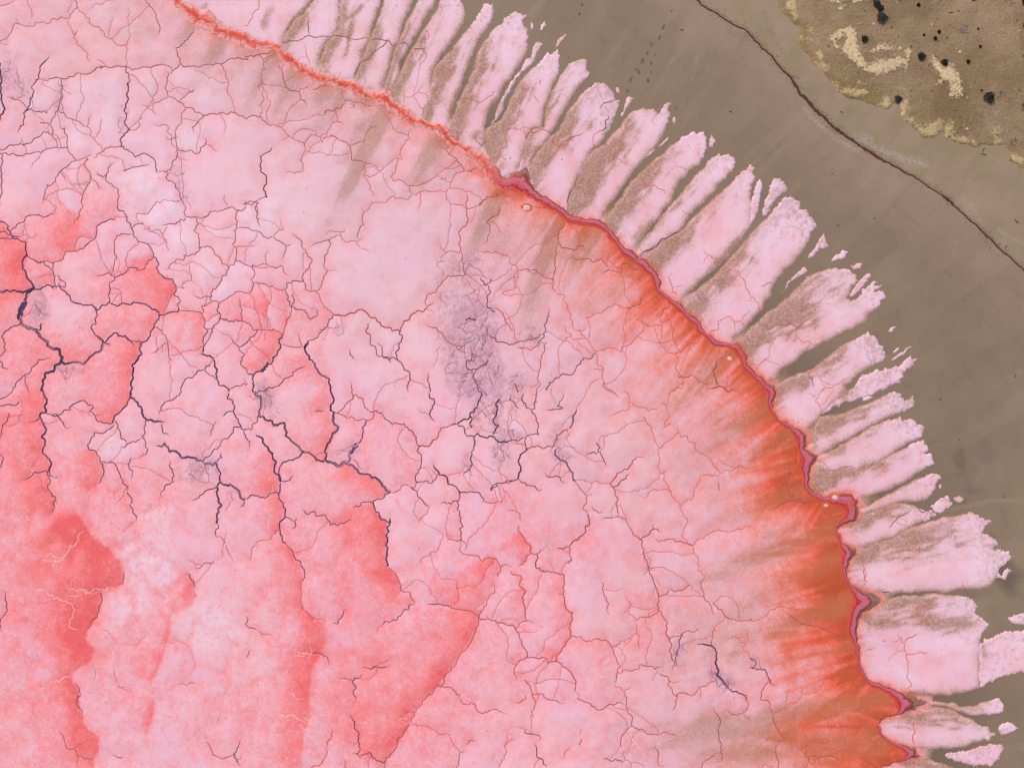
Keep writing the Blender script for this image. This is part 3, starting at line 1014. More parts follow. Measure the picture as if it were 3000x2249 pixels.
STAIN = '''
a0 60,650 110,170 .7
a0 500,800 45,160 .65
a0 985,950 45,130 .6
a0 240,720 60,90 .5
a0 1430,1400 40,160 .6
a0 1520,1600 60,80 .5
a0 1440,1150 30,70 .4
a1 285,960 70,130 1.0
a1 560,1455 120,35 1.1
a1 180,330 80,50 .5
a1 1300,1210 60,60 .35
b1 1850,1150 190,200 .8
b1 1830,1400 110,200 .95
b1 1750,850 150,150 .45
b1 1900,1550 150,120 .75
b1 1720,600 150,120 .45
b1 2075,1430 35,60 1.0
b1 800,1160 110,50 .5
b1 1850,620 50,80 .6
b1 1960,1150 60,80 .9
b1 1620,1250 80,120 .35
c1 20,1100 80,150 .8
c1 60,1300 80,80 .5
c1 440,1190 110,80 .6
c1 130,1500 60,110 .7
c1 340,1560 60,50 .8
c1 560,1600 60,40 .5
a2 1560,750 130,80 .7
a2 1720,800 80,90 .6
a2 1880,900 60,50 .5
b2 1950,180 50,240 .75
b2 2085,320 30,160 .95
b2 1850,680 60,80 .6
b2 2110,580 60,110 .7
b2 200,140 50,90 .9
b2 260,220 70,150 .5
b2 930,610 40,70 1.0
b2 760,600 60,50 .4
c2 250,200 110,150 .6
c2 270,470 90,45 .8
c2 650,560 35,100 .8
c2 665,660 60,50 .8
c2 180,620 60,100 .5
c2 760,370 30,50 .7
c2 20,180 30,100 .6
c2 1400,1500 25,160 .4
c3 1630,720 45,130 .7
c3 1910,870 60,50 .9
c3 2010,970 60,60 1.0
c3 1440,150 25,80 .4
d3 20,790 60,50 .6
c1 1790,860 35,30 .7
'''

PALE = '''
a0 1130,1480 200,170 .8
a0 1540,1120 130,110 .8
a0 850,120 110,110 .6
a0 330,800 110,110 .5
a0 1150,900 100,100 .4
a0 600,1100 90,90 .4
a1 1200,170 230,130 .85
a1 2100,250 150,150 .6
a1 1450,420 140,130 .5
a1 1700,750 120,100 .45
a1 250,450 90,110 .5
b2 960,250 90,70 .8
a2 1200,1450 200,260 .85
a2 1250,1080 160,160 .7
a2 480,720 120,200 .6
a2 1050,420 80,130 .6
a2 200,1400 80,100 .8
a2 60,950 70,90 .8
a2 900,560 120,90 .5
a3 1050,420 170,180 .8
a3 1750,560 260,220 .75
a3 900,1080 130,130 .6
a3 250,450 150,160 .6
a3 300,160 140,80 .6
a3 1400,1200 160,160 .55
a3 1250,120 130,120 .7
b3 180,800 150,200 .6
b3 780,1100 110,120 .65
b3 870,540 90,90 .45
b3 150,1500 120,120 .4
c2 1200,1050 90,110 .6
c3 1850,960 160,90 .5
c3 2120,900 120,90 .6
c3 1800,1150 160,90 .5
c1 1600,700 110,110 .3
c2 850,420 150,170 .35
b1 1380,1250 160,180 .25
c2 1500,1010 160,140 .25
'''

# silt drifted over the crust: strokes "tile width strength points"
SILT = '''
a0 60 .5 1190,120 1150,240 1110,340
a0 90 .35 590,20 600,180
a0 70 .4 2190,480 2140,640
a0 60 .35 900,1 960,120
a0 40 .6 1640,30 1680,70
b0 80 .5 300,420 250,600 200,760
b0 50 .65 1060,870 1030,1000 960,1120 860,1300 800,1400
b0 60 .4 1150,1080 1100,1180
b0 80 .35 1620,1100 1560,1350
b0 60 .45 1840,1300 1760,1420
b0 45 .6 280,0 230,140 190,270
b0 60 .7 560,90 430,280 350,340
b0 30 .9 580,0 480,130 350,320
b0 40 .85 850,-20 860,150 800,270 700,420 660,500
b0 30 .8 930,170 900,300 850,500
b0 26 .9 1000,0 960,100 910,160
b0 60 .95 1130,200 1070,360 970,520
b0 50 .95 1290,340 1230,540 1150,740
b0 45 .95 1390,400 1320,600 1230,760
b0 26 .7 1450,340 1500,290
b0 80 1.0 1640,600 1670,640
b0 50 .7 1750,430 1660,520
b0 55 .85 1890,560 1790,740 1690,930
b0 55 .95 2090,760 2040,950
b0 45 .7 1960,1040 1930,1150
b0 50 .8 560,760 1140,860
c0 55 1.0 240,830 190,1000
c0 40 1.0 130,880 90,1000
c0 70 .9 540,1130 440,1330
c0 45 .8 430,1130 350,1290
c0 110 .95 980,1250 930,1420 870,1600 800,1700
c0 40 .45 960,960 880,1060
c0 70 .95 1230,1540 1130,1650 1030,1780
c0 60 .4 780,900 700,1060
c0 50 .6 1260,1440 1180,1540
c0 40 .8 1700,1400 1580,1560
c1 60 .95 1450,230 1340,370 1270,440
c1 55 .9 1640,360 1500,490 1420,580
c1 75 .9 2190,330 2080,500 1960,620 1850,760
c1 70 .6 2060,700 1950,800
c1 55 .7 2140,1190 2050,1240
c1 170 .5 760,430 950,540
c1 60 .5 520,820 430,960 350,1050
c1 110 .55 100,250 40,420
c1 140 .8 2080,1430 1960,1540 1820,1620
c1 80 .3 700,700 560,760
d1 70 .85 150,1560 280,1480 400,1400
d1 80 .6 400,1560 470,1600
d1 70 .75 870,1560 760,1650 700,1720
d2 80 .9 700,330 560,450
d2 60 .9 620,640 760,570
d2 50 .7 1060,660 860,760
d2 120 .6 830,1250 960,1200
d2 40 .7 1150,1060 900,1140
d2 55 .85 900,1400 1000,1400
d2 50 .95 560,1120 420,1200 250,1270 0,1330
d2 90 .6 100,830 -80,950
d2 90 .7 280,660 180,760
d2 80 .5 560,1060 660,1150
d2 60 .5 600,800 700,870
d3 70 .8 1280,490 1600,470 1850,470
d3 40 .6 1500,580 1700,530
d3 60 .85 760,330 480,380
d3 120 .7 320,500 100,560 -100,650
d3 70 1.05 1090,1080 800,1110 500,1160 0,1250
d3 120 .55 150,1330 -60,1400
d3 110 .85 900,1520 600,1600 150,1650
d3 50 .6 1850,600 1900,800
d3 40 .8 1200,1040 1500,1075
d3 60 .6 1500,1130 1900,1180
c2 100 .7 2160,220 1960,400 1860,500
c2 110 .55 2211,860 1960,960 1850,1040
c2 150 .4 1960,60 1760,180
c2 26 .9 540,1290 580,1400 600,1500
c2 90 .35 1650,1300 1740,1150
c2 110 .5 2211,1520 1980,1600
c3 150 .8 2300,1300 1900,1360 1560,1420
c3 130 .7 2211,1480 1800,1520
c3 100 .5 2211,250 1950,560
c3 60 .8 2211,720 2100,740 1970,780
c3 35 .75 1600,280 1590,350 1630,430
c3 35 .8 1210,490 1260,560
c3 40 .6 1700,700 1660,930
c3 120 .4 1160,1540 1060,1560
b2 60 .4 250,120 250,260
b3 60 .6 1220,1590 1120,1620
b3 50 .4 1750,720 1700,800
b3 40 .5 690,520 680,660
a3 40 .35 800,130 860,170
'''

# algae piled against one side (right hand) of a line: "tile reach strength points"; "+" continues the line on another tile
EDGE_ALGAE = """
a2 250 1.45 660,1140 740,1290 880,1400 970,1500 1005,1640 + a3 1005,170 960,185 830,240 820,330 780,450 715,530 700,600 760,690 755,770 690,820 580,900
a3 160 1.35 580,900 600,960 650,1050 640,1150 690,1300 720,1340 810,1400 820,1500 770,1585 760,1700
b2 190 1.05 1090,1040 1110,1100 1210,1190 1190,1290 1190,1480 1205,1540 1290,1640
b2 110 .85 870,700 970,780 1130,840 1235,950 1120,1000
b3 170 1.0 520,370 620,450 715,530 710,620 680,720 630,800 590,900 575,1000 565,1150 560,1290 530,1400 515,1700
b3 230 .95 1940,430 1940,500 1900,590 1790,740 1660,930 1550,1060 1440,1180 1390,1290 1330,1390 1220,1570 1180,1620
b2 180 .9 2080,1475 2120,1550 2090,1640 + b3 2080,160 2030,260 1960,400 1945,430
a1 240 .9 1240,560 1300,700 1400,740 1430,800 1415,850 1455,995
a1 170 .65 1290,1010 1290,1060 1250,1130 1190,1240
a1 170 .75 1140,1255 1120,1390 1075,1430 1065,1570 1060,1690
a2 130 .7 1060,175 1030,240 930,330 910,380
a1 180 .8 0,265 80,350 210,440 225,550 190,650 270,790
a2 180 .75 345,100 385,190 380,290 330,340 380,430 340,500 355,630 420,720 400,765 400,830 390,900 455,980 430,1120
a2 120 .8 780,615 820,710 840,720 830,820 780,880 740,920
b2 150 .85 276,640 305,700 290,740 340,860 320,960
b2 140 .75 320,990 380,1080 375,1140 330,1240 270,1290
b2 100 .85 385,1360 460,1490 515,1550 520,1658 + b3 510,200 500,280 520,360
a3 120 1.0 1520,75 1570,140 1590,275 1560,330 1440,420
b1 130 .65 355,1200 340,1270 240,1410 180,1495
b1 170 .55 375,830 415,960 400,1060 365,1190
b2 100 .6 745,138 770,190 740,280 800,440 700,690
b1 110 .55 540,1330 640,1480 740,1600
a1 100 .6 1640,1020 1650,1130 1650,1220 1640,1340
c2 100 .75 345,1275 430,1380 425,1430 390,1500
c2 110 .6 740,1380 790,1330 860,1280 900,1160
c3 90 .45 700,100 690,240 770,400 755,590 640,780
c3 80 .4 350,110 390,230 375,340 390,455
b1 90 .45 620,840 690,960 760,1020
a3 60 .9 1260,1100 1240,1200 1210,1370
a3 70 .85 1390,420 1390,560 1330,740 1290,860 1240,950
b3 110 .85 1290,100 1320,180 1310,230 1240,300
b3 90 .6 1400,280 1420,330 1330,390 1240,465
b3 80 .6 885,90 910,180 840,330
a1 120 .5 500,120 650,230 640,330 600,480
c2 140 .4 1240,1250 1330,1380 1380,1540
c3 120 .4 1450,230 1510,450 1555,720
"""

# brown streaks drawn inward over the lake crust from the shore: x0 y0 (at the ridge) x1 y1 half-width strength, in image pixels / 1.3562
LAKE_STREAKS = """
600 105 528 248 22 0.6
655 130 584 260 20 0.45
745 185 674 322 20 0.4
845 225 696 504 22 0.8
960 290 856 459 26 0.4
1095 390 998 559 30 0.5
1215 460 1104 759 26 0.6
1300 490 1190 620 50 0.65
1390 570 1273 687 30 0.4
1590 755 1382 944 34 0.85
1560 740 1417 844 25 0.4
1660 880 1426 1023 36 0.8
1705 940 1497 1070 30 0.7
1740 1060 1480 1138 30 0.55
1815 1140 1406 1283 34 1.1
1820 1200 1534 1330 30 0.5
1835 1300 1452 1430 40 0.9
1845 1400 1578 1439 30 0.35
1905 1510 1352 1594 34 1.15
1890 1600 1318 1652 50 0.95
1700 1570 1284 1609 60 0.6
1640 1290 1393 1459 40 0.4
430 20 365 137 26 0.4
500 60 435 177 20 0.35
"""

# ------------------------------------------------------------------ helpers: numbers
rng = np.random.default_rng(7)

def join_edges(parts):
    return np.concatenate([pts(s, t) for s, t in parts])

def fractal(p, rough=0.15, step=5.0, seed=0):
    """midpoint displacement of a polyline down to segments of about step units"""
    r = np.random.default_rng(seed)
    p = np.asarray(p, float)
    while True:
        d = np.diff(p, axis=0)
        ln = np.hypot(d[:, 0], d[:, 1])
        if ln.max() <= step * 1.6 or len(p) > 20000:
            return p
        out = []
        for i in range(len(d)):
            out.append(p[i])
            if ln[i] > step * 1.3:
                n = np.array([-d[i, 1], d[i, 0]])
                out.append((p[i] + p[i + 1]) / 2 + n * r.normal(0, rough) + d[i] * r.normal(0, 0.05))
        out.append(p[-1])
        p = np.array(out)

def inside(P, poly):
    P = np.asarray(P, float); poly = np.asarray(poly, float)
    order = np.argsort(P[:, 1], kind='stable')
    ys = P[order, 1]; xs = P[order, 0]
    res = np.zeros(len(P), bool)
    a = poly; b = np.roll(poly, -1, axis=0)
    lo = np.searchsorted(ys, np.minimum(a[:, 1], b[:, 1]), 'left')
    hi = np.searchsorted(ys, np.maximum(a[:, 1], b[:, 1]), 'left')
    for i in range(len(a)):
        l, h = lo[i], hi[i]
        if h > l:
            xi = a[i, 0] + (ys[l:h] - a[i, 1]) / (b[i, 1] - a[i, 1]) * (b[i, 0] - a[i, 0])
            res[l:h] ^= xs[l:h] < xi
    out = np.empty(len(P), bool)
    out[order] = res
    return out

def dist_line(P, line):
    P = np.asarray(P, float); line = np.asarray(line, float)
    a = line[:-1]; d = line[1:] - line[:-1]
    L2 = np.maximum((d ** 2).sum(1), 1e-12)
    res = np.empty(len(P))
    step = max(500, int(4e6 / max(1, len(a))))
    for s in range(0, len(P), step):
        q = P[s:s + step]
        rx = q[:, 0][:, None] - a[:, 0]; ry = q[:, 1][:, None] - a[:, 1]
        t = np.clip((rx * d[:, 0] + ry * d[:, 1]) / L2, 0, 1)
        ex = rx - t * d[:, 0]; ey = ry - t * d[:, 1]
        res[s:s + step] = np.sqrt((ex * ex + ey * ey).min(axis=1))
    return res

def sstep(x, lo, hi):
    t = np.clip((x - lo) / (hi - lo), 0, 1)
    return t * t * (3 - 2 * t)

_TABS = {}
def warp(P, a1=16.0, s1=70.0, a2=6.0, s2=18.0):
    P = np.asarray(P, float)
    q = np.stack([vnoise(P, s1, 201, 2), vnoise(P, s1, 202, 2)], 1) - 0.5
    w = np.stack([vnoise(P, s2, 203, 2), vnoise(P, s2, 204, 2)], 1) - 0.5
    return P + q * 2.6 * a1 + w * 2.6 * a2

def vnoise(P, scale, seed=0, octaves=3):
    """smooth value noise, 0..1"""
    tab = _TABS.get(seed)
    if tab is None:
        tab = _TABS[seed] = np.random.default_rng(seed).random((256, 256))
    out = np.zeros(len(P)); amp = 1.0; tot = 0.0
    for o in range(octaves):
        q = np.asarray(P) / scale * (2 ** o) + 37.3 * o + 1000
        i = np.floor(q).astype(int); f = q - i; f = f * f * (3 - 2 * f)
        x0, y0 = i[:, 0] % 256, i[:, 1] % 256; x1, y1 = (x0 + 1) % 256, (y0 + 1) % 256
        v = (tab[x0, y0] * (1 - f[:, 0]) + tab[x1, y0] * f[:, 0]) * (1 - f[:, 1]) + (tab[x0, y1] * (1 - f[:, 0]) + tab[x1, y1] * f[:, 0]) * f[:, 1]
        out += v * amp; tot += amp; amp *= 0.5
    return out / tot

def parse_blobs(text):
    out = []
    for l in text.strip().splitlines():
        t = l.split()
        c = pts(t[0], t[1])[0]
        rx, ry = [float(v) / TILE_SCALE for v in t[2].split(',')]
        out.append((c[0], c[1], rx, ry, float(t[3]), len(t) > 4))
    return out

def parse_strokes(text):
    out = []
    for l in text.strip().splitlines():
        t = l.split()
        out.append((float(t[1]) / TILE_SCALE, float(t[2]), pts(t[0], ' '.join(t[3:]))))
    return out

def blob_field(P, blobs, label=None):
    f = np.zeros(len(P))
    P0, P = P, warp(P)
    for cx, cy, rx, ry, amp, clip in blobs:
        m = (np.abs(P[:, 0] - cx) < rx * 1.7) & (np.abs(P[:, 1] - cy) < ry * 1.7)
        if not m.any():
            continue
        q = P[m]
        r = np.sqrt(((q[:, 0] - cx) / rx) ** 2 + ((q[:, 1] - cy) / ry) ** 2)
        v = amp * (1 - sstep(r, 0.1, 1.7))
        if clip and label is not None:
            k = np.argmin((P0[m, 0] - cx) ** 2 + (P0[m, 1] - cy) ** 2 + 1e6 * (label[m] < 0))
            v = np.where(label[m] == label[m][k], v, v * 0.06)
        f[m] = f[m] + v * (1 - np.clip(f[m], 0, 1) * 0.5)
    return f

def stroke_field(P, strokes, streaky=False):
    """drifts along lines; streaky ones break up into wind-drawn threads and fade out at both ends"""
    f = np.zeros(len(P))
    P = warp(P, 5.0, 60.0, 2.0, 14.0)
    for i, (w, amp, line) in enumerate(strokes):
        k = 3.2 if streaky else 2.2
        lo = line.min(0) - k * w; hi = line.max(0) + k * w
        m = (P[:, 0] > lo[0]) & (P[:, 0] < hi[0]) & (P[:, 1] > lo[1]) & (P[:, 1] < hi[1])
        if not m.any():
            continue
        if not streaky:
            v = amp * np.exp(-(dist_line(P[m], line) / w / 0.72) ** 2)
        else:
            q = P[m]; d = line[-1] - line[0]; L = max(1e-6, np.hypot(*d)); d = d / L
            rel = q - line[0]; s = rel @ d; n = rel @ np.array([-d[1], d[0]])
            th = vnoise(np.stack([s / 5.0 + 31 * i, n], 1), max(3.0, w * 0.22), 221, 3)
            ww = w * (0.55 + 0.9 * vnoise(np.stack([s, n * 0.3 + 77 * i], 1), 40, 222, 2))
            v = np.exp(-(dist_line(q, line) / ww / 0.85) ** 2) * (0.45 + 1.1 * th)
            end = 0.30 * L + 0.6 * w
            v = amp * v * sstep(s, -0.7 * w, end) * sstep(L - s, -0.7 * w, 0.6 * end)
        f[m] = np.maximum(f[m], v) + 0.25 * np.minimum(f[m], v)
    return f

def ray_field(P, text):
    f = np.zeros(len(P)); Pw = warp(P, 6.0, 80.0, 2.0, 16.0)
    for i, ln in enumerate(text.strip().splitlines()):
        x0, y0, x1, y1, w, amp = [float(v) for v in ln.split()]
        a = np.array([x0, y0]) * 1.3562; b = np.array([x1, y1]) * 1.3562; w *= 1.3562
        d = b - a; L = np.hypot(*d); d = d / L
        rel = Pw - a; s = rel @ d; n = rel @ np.array([-d[1], d[0]])
        m = (s > -60) & (s < 1.25 * L) & (np.abs(n) < 3.2 * w)
        if not m.any(): continue
        s = s[m]; n = n[m]; u = s / L
        th = vnoise(np.stack([s / 7.0 + 31 * i, n], 1), max(4.0, w * 0.3), 231, 3)
        v = amp * (1 - sstep(u, 0.0, 1.2)) * sstep(s, -60, 0) * np.exp(-(n / (w * (0.55 + 0.5 * np.clip(u, 0, 1)))) ** 2) * (0.55 + 0.9 * th)
        f[m] = np.maximum(f[m], v) + 0.35 * np.minimum(f[m], v)
    return f

class Ridge:
    """distance from, and position along, a smoothed line"""
    def __init__(self, line, smooth=25, step=4):
        k = np.ones(smooth) / smooth
        pad = np.concatenate([np.repeat(line[:1], smooth // 2, 0), line, np.repeat(line[-1:], smooth // 2, 0)])
        self.p = np.stack([np.convolve(pad[:, 0], k, 'valid'), np.convolve(pad[:, 1], k, 'valid')], 1)[::step]
        self.s = np.concatenate([[0], np.cumsum(np.hypot(*np.diff(self.p, axis=0).T))])
    def __call__(self, P):
        a = self.p[:-1]; d = self.p[1:] - a; L2 = np.maximum((d ** 2).sum(1), 1e-9)
        D = np.empty(len(P)); S = np.empty(len(P)); st = max(500, int(4e6 / len(a)))
        for i in range(0, len(P), st):
            q = P[i:i + st]; rx = q[:, 0][:, None] - a[:, 0]; ry = q[:, 1][:, None] - a[:, 1]
            t = np.clip((rx * d[:, 0] + ry * d[:, 1]) / L2, 0, 1)
            e = (rx - t * d[:, 0]) ** 2 + (ry - t * d[:, 1]) ** 2
            k = e.argmin(1); ii = np.arange(len(q))
            D[i:i + st] = np.sqrt(e[ii, k]); S[i:i + st] = self.s[k] + t[ii, k] * np.sqrt(L2[k])
        return D, S

def parse_edges(text):
    out = []
    for ln in text.strip().splitlines():
        t = ln.split()
        w, amp = float(t[1]) / TILE_SCALE, float(t[2])
        seg = ' '.join(t[3:]).split(' + ')
        p = [pts(t[0], seg[0])]
        for s in seg[1:]:
            h, body = s.split(' ', 1); p.append(pts(h, body))
        out.append((w, amp, np.concatenate(p)))
    return out

def side_field(P, edges):
    """one-sided wash: strongest against the line, on its right-hand side only"""
    f = np.zeros(len(P))
    n1 = vnoise(P, 45, 211, 3); n2 = vnoise(P, 90, 212, 2); P = warp(P, 2.5, 60.0, 2.0, 14.0)
    for w, amp, line in edges:
        lo = line.min(0) - 4.5 * w; hi = line.max(0) + 4.5 * w
        m = (P[:, 0] > lo[0]) & (P[:, 0] < hi[0]) & (P[:, 1] > lo[1]) & (P[:, 1] < hi[1])
        if not m.any(): continue
        q = P[m]; a = line[:-1]; d = line[1:] - a; L2 = np.maximum((d ** 2).sum(1), 1e-9)
        rx = q[:, 0][:, None] - a[:, 0]; ry = q[:, 1][:, None] - a[:, 1]
        t0 = (rx * d[:, 0] + ry * d[:, 1]) / L2; t = np.clip(t0, 0, 1)
        ex = rx - t * d[:, 0]; ey = ry - t * d[:, 1]
        dd = ex * ex + ey * ey; k = dd.argmin(1); ii = np.arange(len(q))
        dist = np.sqrt(dd[ii, k]); cr = d[k, 0] * ry[ii, k] - d[k, 1] * rx[ii, k]
        # fade past the two ends of the line
        over = np.where((k == 0) & (t0[:, 0] < 0), -t0[:, 0] * np.sqrt(L2[0]), 0) + np.where((k == len(a) - 1) & (t0[:, -1] > 1), (t0[:, -1] - 1) * np.sqrt(L2[-1]), 0)
        ww = w * (0.55 + 1.7 * n1[m])
        v = amp * (0.62 * np.exp(-(dist / ww) ** 1.2) + 0.42 * np.exp(-dist / (ww * 2.0))) * np.exp(-(over / (0.25 * w)) ** 2) * sstep((cr / np.sqrt(L2[k]) + 1.5) / (2.5 + 16 * np.clip(n2[m] - 0.45, 0, 1)), 0, 1)
        f[m] = np.maximum(f[m], v) + 0.3 * np.minimum(f[m], v)
    return f

# ------------------------------------------------------------------ helpers: scene
def lin(c):
    c = c / 255.0
    return c / 12.92 if c <= 0.04045 else ((c + 0.055) / 1.055) ** 2.4

# light that a level white surface sends back under this sky, per channel (base colour = seen colour / LIGHT)
LIGHT = (1.130, 1.109, 1.147)
def C(r, g, b, k=1.0):
    return tuple(min(0.93, lin(v) / l * k) for v, l in zip((r, g, b), LIGHT)) + (1.0,)

def link(o, parent=None):
    COL.objects.link(o)
    if parent is not None:
        o.parent = parent
    return o

def tag(o, label=None, category=None, group=None, kind=None):
    if label: o['label'] = label
    if category: o['category'] = category
    if group: o['group'] = group
    if kind: o['kind'] = kind
    return o

def mesh_obj(name, V, F, mat, attrs=None, parent=None, smooth=True, origin=None):
    """V (n,3) metres, F (m,3|4) index array; attrs {name: per-vertex float or rgb array}"""
    V = np.asarray(V, np.float32)
    o3 = np.zeros(3, np.float32)
    if origin is not None:
        o3 = np.asarray(origin, np.float32)
    me = bpy.data.meshes.new(name)
    F = np.asarray(F, np.int32)
    k = F.shape[1]
    me.vertices.add(len(V)); me.vertices.foreach_set('co', (V - o3).ravel())
    me.loops.add(F.size); me.loops.foreach_set('vertex_index', F.ravel())
    me.polygons.add(len(F)); me.polygons.foreach_set('loop_start', np.arange(0, F.size, k, dtype=np.int32))
    me.polygons.foreach_set('loop_total', np.full(len(F), k, np.int32))
    if smooth:
        me.polygons.foreach_set('use_smooth', np.ones(len(F), bool))
    for an, av in (attrs or {}).items():
        av = np.asarray(av, np.float32)
        if av.ndim == 1:
            a = me.attributes.new(an, 'FLOAT', 'POINT'); a.data.foreach_set('value', av)
        else:
            a = me.attributes.new(an, 'FLOAT_COLOR', 'POINT')
            a.data.foreach_set('color', np.concatenate([av[:, :3], np.ones((len(av), 1), np.float32)], 1).ravel())
    me.update(calc_edges=True)
    me.validate()
    me.materials.append(mat)
    ob = bpy.data.objects.new(name, me)
    ob.location = o3
    return link(ob, parent)

def cdt(P, edges):
    r = delaunay_2d_cdt([Vector((float(a), float(b))) for a, b in P], edges, [], 0, 1e-3, True)
    Q = np.array([(v.x, v.y) for v in r[0]])
    T = np.array([f for f in r[2] if len(f) == 3], np.int32)
    orig = r[3]
    # all triangles counter-clockwise when seen from above (image y points south)
    a, b, c = Q[T[:, 0]], Q[T[:, 1]], Q[T[:, 2]]
    cr = (b[:, 0] - a[:, 0]) * (c[:, 1] - a[:, 1]) - (b[:, 1] - a[:, 1]) * (c[:, 0] - a[:, 0])
    flip = cr > 0
    T[flip] = T[flip][:, ::-1]
    T = T[np.abs(cr) > 1e-9]
    return Q, T, orig

def grid_points(lo, hi, step, seed=0, jitter=0.3):
    r = np.random.default_rng(seed)
    xs = np.arange(lo[0], hi[0], step); ys = np.arange(lo[1], hi[1], step * 0.866)
    X, Y = np.meshgrid(xs, ys)
    X = X + (np.arange(len(ys)) % 2)[:, None] * step / 2
    P = np.stack([X.ravel(), Y.ravel()], 1)
    return P + r.uniform(-jitter, jitter, P.shape) * step

def to3(Q, z):
    return np.stack([(Q[:, 0] - W_IMG / 2) * UNIT, (H_IMG / 2 - Q[:, 1]) * UNIT, z], 1)

# ------------------------------------------------------------------ helpers: shader nodes
class Mat:
    def __init__(self, name, rough=0.75, spec=0.25):
        self.m = bpy.data.materials.new(name)
        self.m.use_nodes = True
        self.t = self.m.node_tree
        self.t.nodes.clear()
        self.out = self.t.nodes.new('ShaderNodeOutputMaterial')
        self.b = self.t.nodes.new('ShaderNodeBsdfPrincipled')
        self.b.inputs['Roughness'].default_value = rough
        self.b.inputs['Specular IOR Level'].default_value = spec
        self.t.links.new(self.b.outputs[0], self.out.inputs[0])
        self.geo = self.t.nodes.new('ShaderNodeNewGeometry')
        self.pos = self.geo.outputs['Position']
    def put(self, sock, v):
        if hasattr(v, 'is_output'):
            self.t.links.new(v, sock)
        else:
            sock.default_value = v
    def math(self, op, a, b=0.0, c=None):
        n = self.t.nodes.new('ShaderNodeMath'); n.operation = op
        self.put(n.inputs[0], a); self.put(n.inputs[1], b)
        if c is not None: self.put(n.inputs[2], c)
        return n.outputs[0]
    def add(self, a, b): return self.math('ADD', a, b)
    def mul(self, a, b): return self.math('MULTIPLY', a, b)
    def attr(self, name, color=False):
        n = self.t.nodes.new('ShaderNodeAttribute'); n.attribute_name = name
        return n.outputs['Color' if color else 'Fac']
    def noise(self, scale, detail=3.0, rough=0.55, dist=0.0, vec=None, amp=1.0):
        """noise centred on 0, about -1..1 for amp 1"""
        n = self.t.nodes.new('ShaderNodeTexNoise')
        n.inputs['Scale'].default_value = scale; n.inputs['Detail'].default_value = detail
        n.inputs['Roughness'].default_value = rough; n.inputs['Distortion'].default_value = dist
        self.t.links.new(vec if vec is not None else self.pos, n.inputs['Vector'])
        return self.mul(self.math('SUBTRACT', n.outputs[0], 0.5), 2.6 * amp)
    def vor(self, scale, feature='F1', out='Distance', rnd=1.0, vec=None):
        n = self.t.nodes.new('ShaderNodeTexVoronoi'); n.feature = feature
        n.inputs['Scale'].default_value = scale
        n.inputs['Randomness'].default_value = rnd
        self.t.links.new(vec if vec is not None else self.pos, n.inputs['Vector'])
        return n.outputs[out]
    def ss(self, v, lo, hi):
        n = self.t.nodes.new('ShaderNodeMapRange'); n.interpolation_type = 'SMOOTHSTEP'
        self.put(n.inputs['Value'], v)
        n.inputs['From Min'].default_value = lo; n.inputs['From Max'].default_value = hi
        return n.outputs['Result']
    def lin(self, v, lo, hi):
        n = self.t.nodes.new('ShaderNodeMapRange'); n.clamp = True
        self.put(n.inputs['Value'], v)
        n.inputs['From Min'].default_value = lo; n.inputs['From Max'].default_value = hi
        return n.outputs['Result']
    def mix(self, f, a, b):
        n = self.t.nodes.new('ShaderNodeMix'); n.data_type = 'RGBA'
        self.put(n.inputs['Factor'], f)
        self.put(n.inputs[6], a); self.put(n.inputs[7], b)
        return n.outputs[2]
    def ramp(self, v, stops):
        n = self.t.nodes.new('ShaderNodeValToRGB')
        e = n.color_ramp.elements
        while len(e) < len(stops): e.new(0.5)
        for i, (p, c) in enumerate(stops):
            e[i].position = p; e[i].color = c
        self.put(n.inputs[0], v)
        return n.outputs[0]
    def bump(self, h, strength=0.4, dist=0.05):
        n = self.t.nodes.new('ShaderNodeBump')
        n.inputs['Strength'].default_value = strength; n.inputs['Distance'].default_value = dist
        self.put(n.inputs['Height'], h)
        self.t.links.new(n.outputs[0], self.b.inputs['Normal'])
    def stretch(self, ang, sx, sy):
        """position turned by ang and scaled, for streaky noise"""
        n = self.t.nodes.new('ShaderNodeMapping')
        n.inputs['Rotation'].default_value = (0, 0, ang); n.inputs['Scale'].default_value = (sx, sy, 1)
        self.t.links.new(self.pos, n.inputs['Vector'])
        return n.outputs[0]
    def bend(self, amt):
        n = self.t.nodes.new('ShaderNodeTexNoise'); n.inputs['Scale'].default_value = 1.6; n.inputs['Detail'].default_value = 4
        self.t.links.new(self.pos, n.inputs['Vector'])
        m = self.t.nodes.new('ShaderNodeVectorMath'); m.operation = 'MULTIPLY_ADD'
        self.t.links.new(n.outputs['Color'], m.inputs[0]); m.inputs[1].default_value = (amt, amt, amt)
        self.t.links.new(self.pos, m.inputs[2])
        return m.outputs[0]
    def color(self, c):
        self.put(self.b.inputs['Base Color'], c)
        return self.m

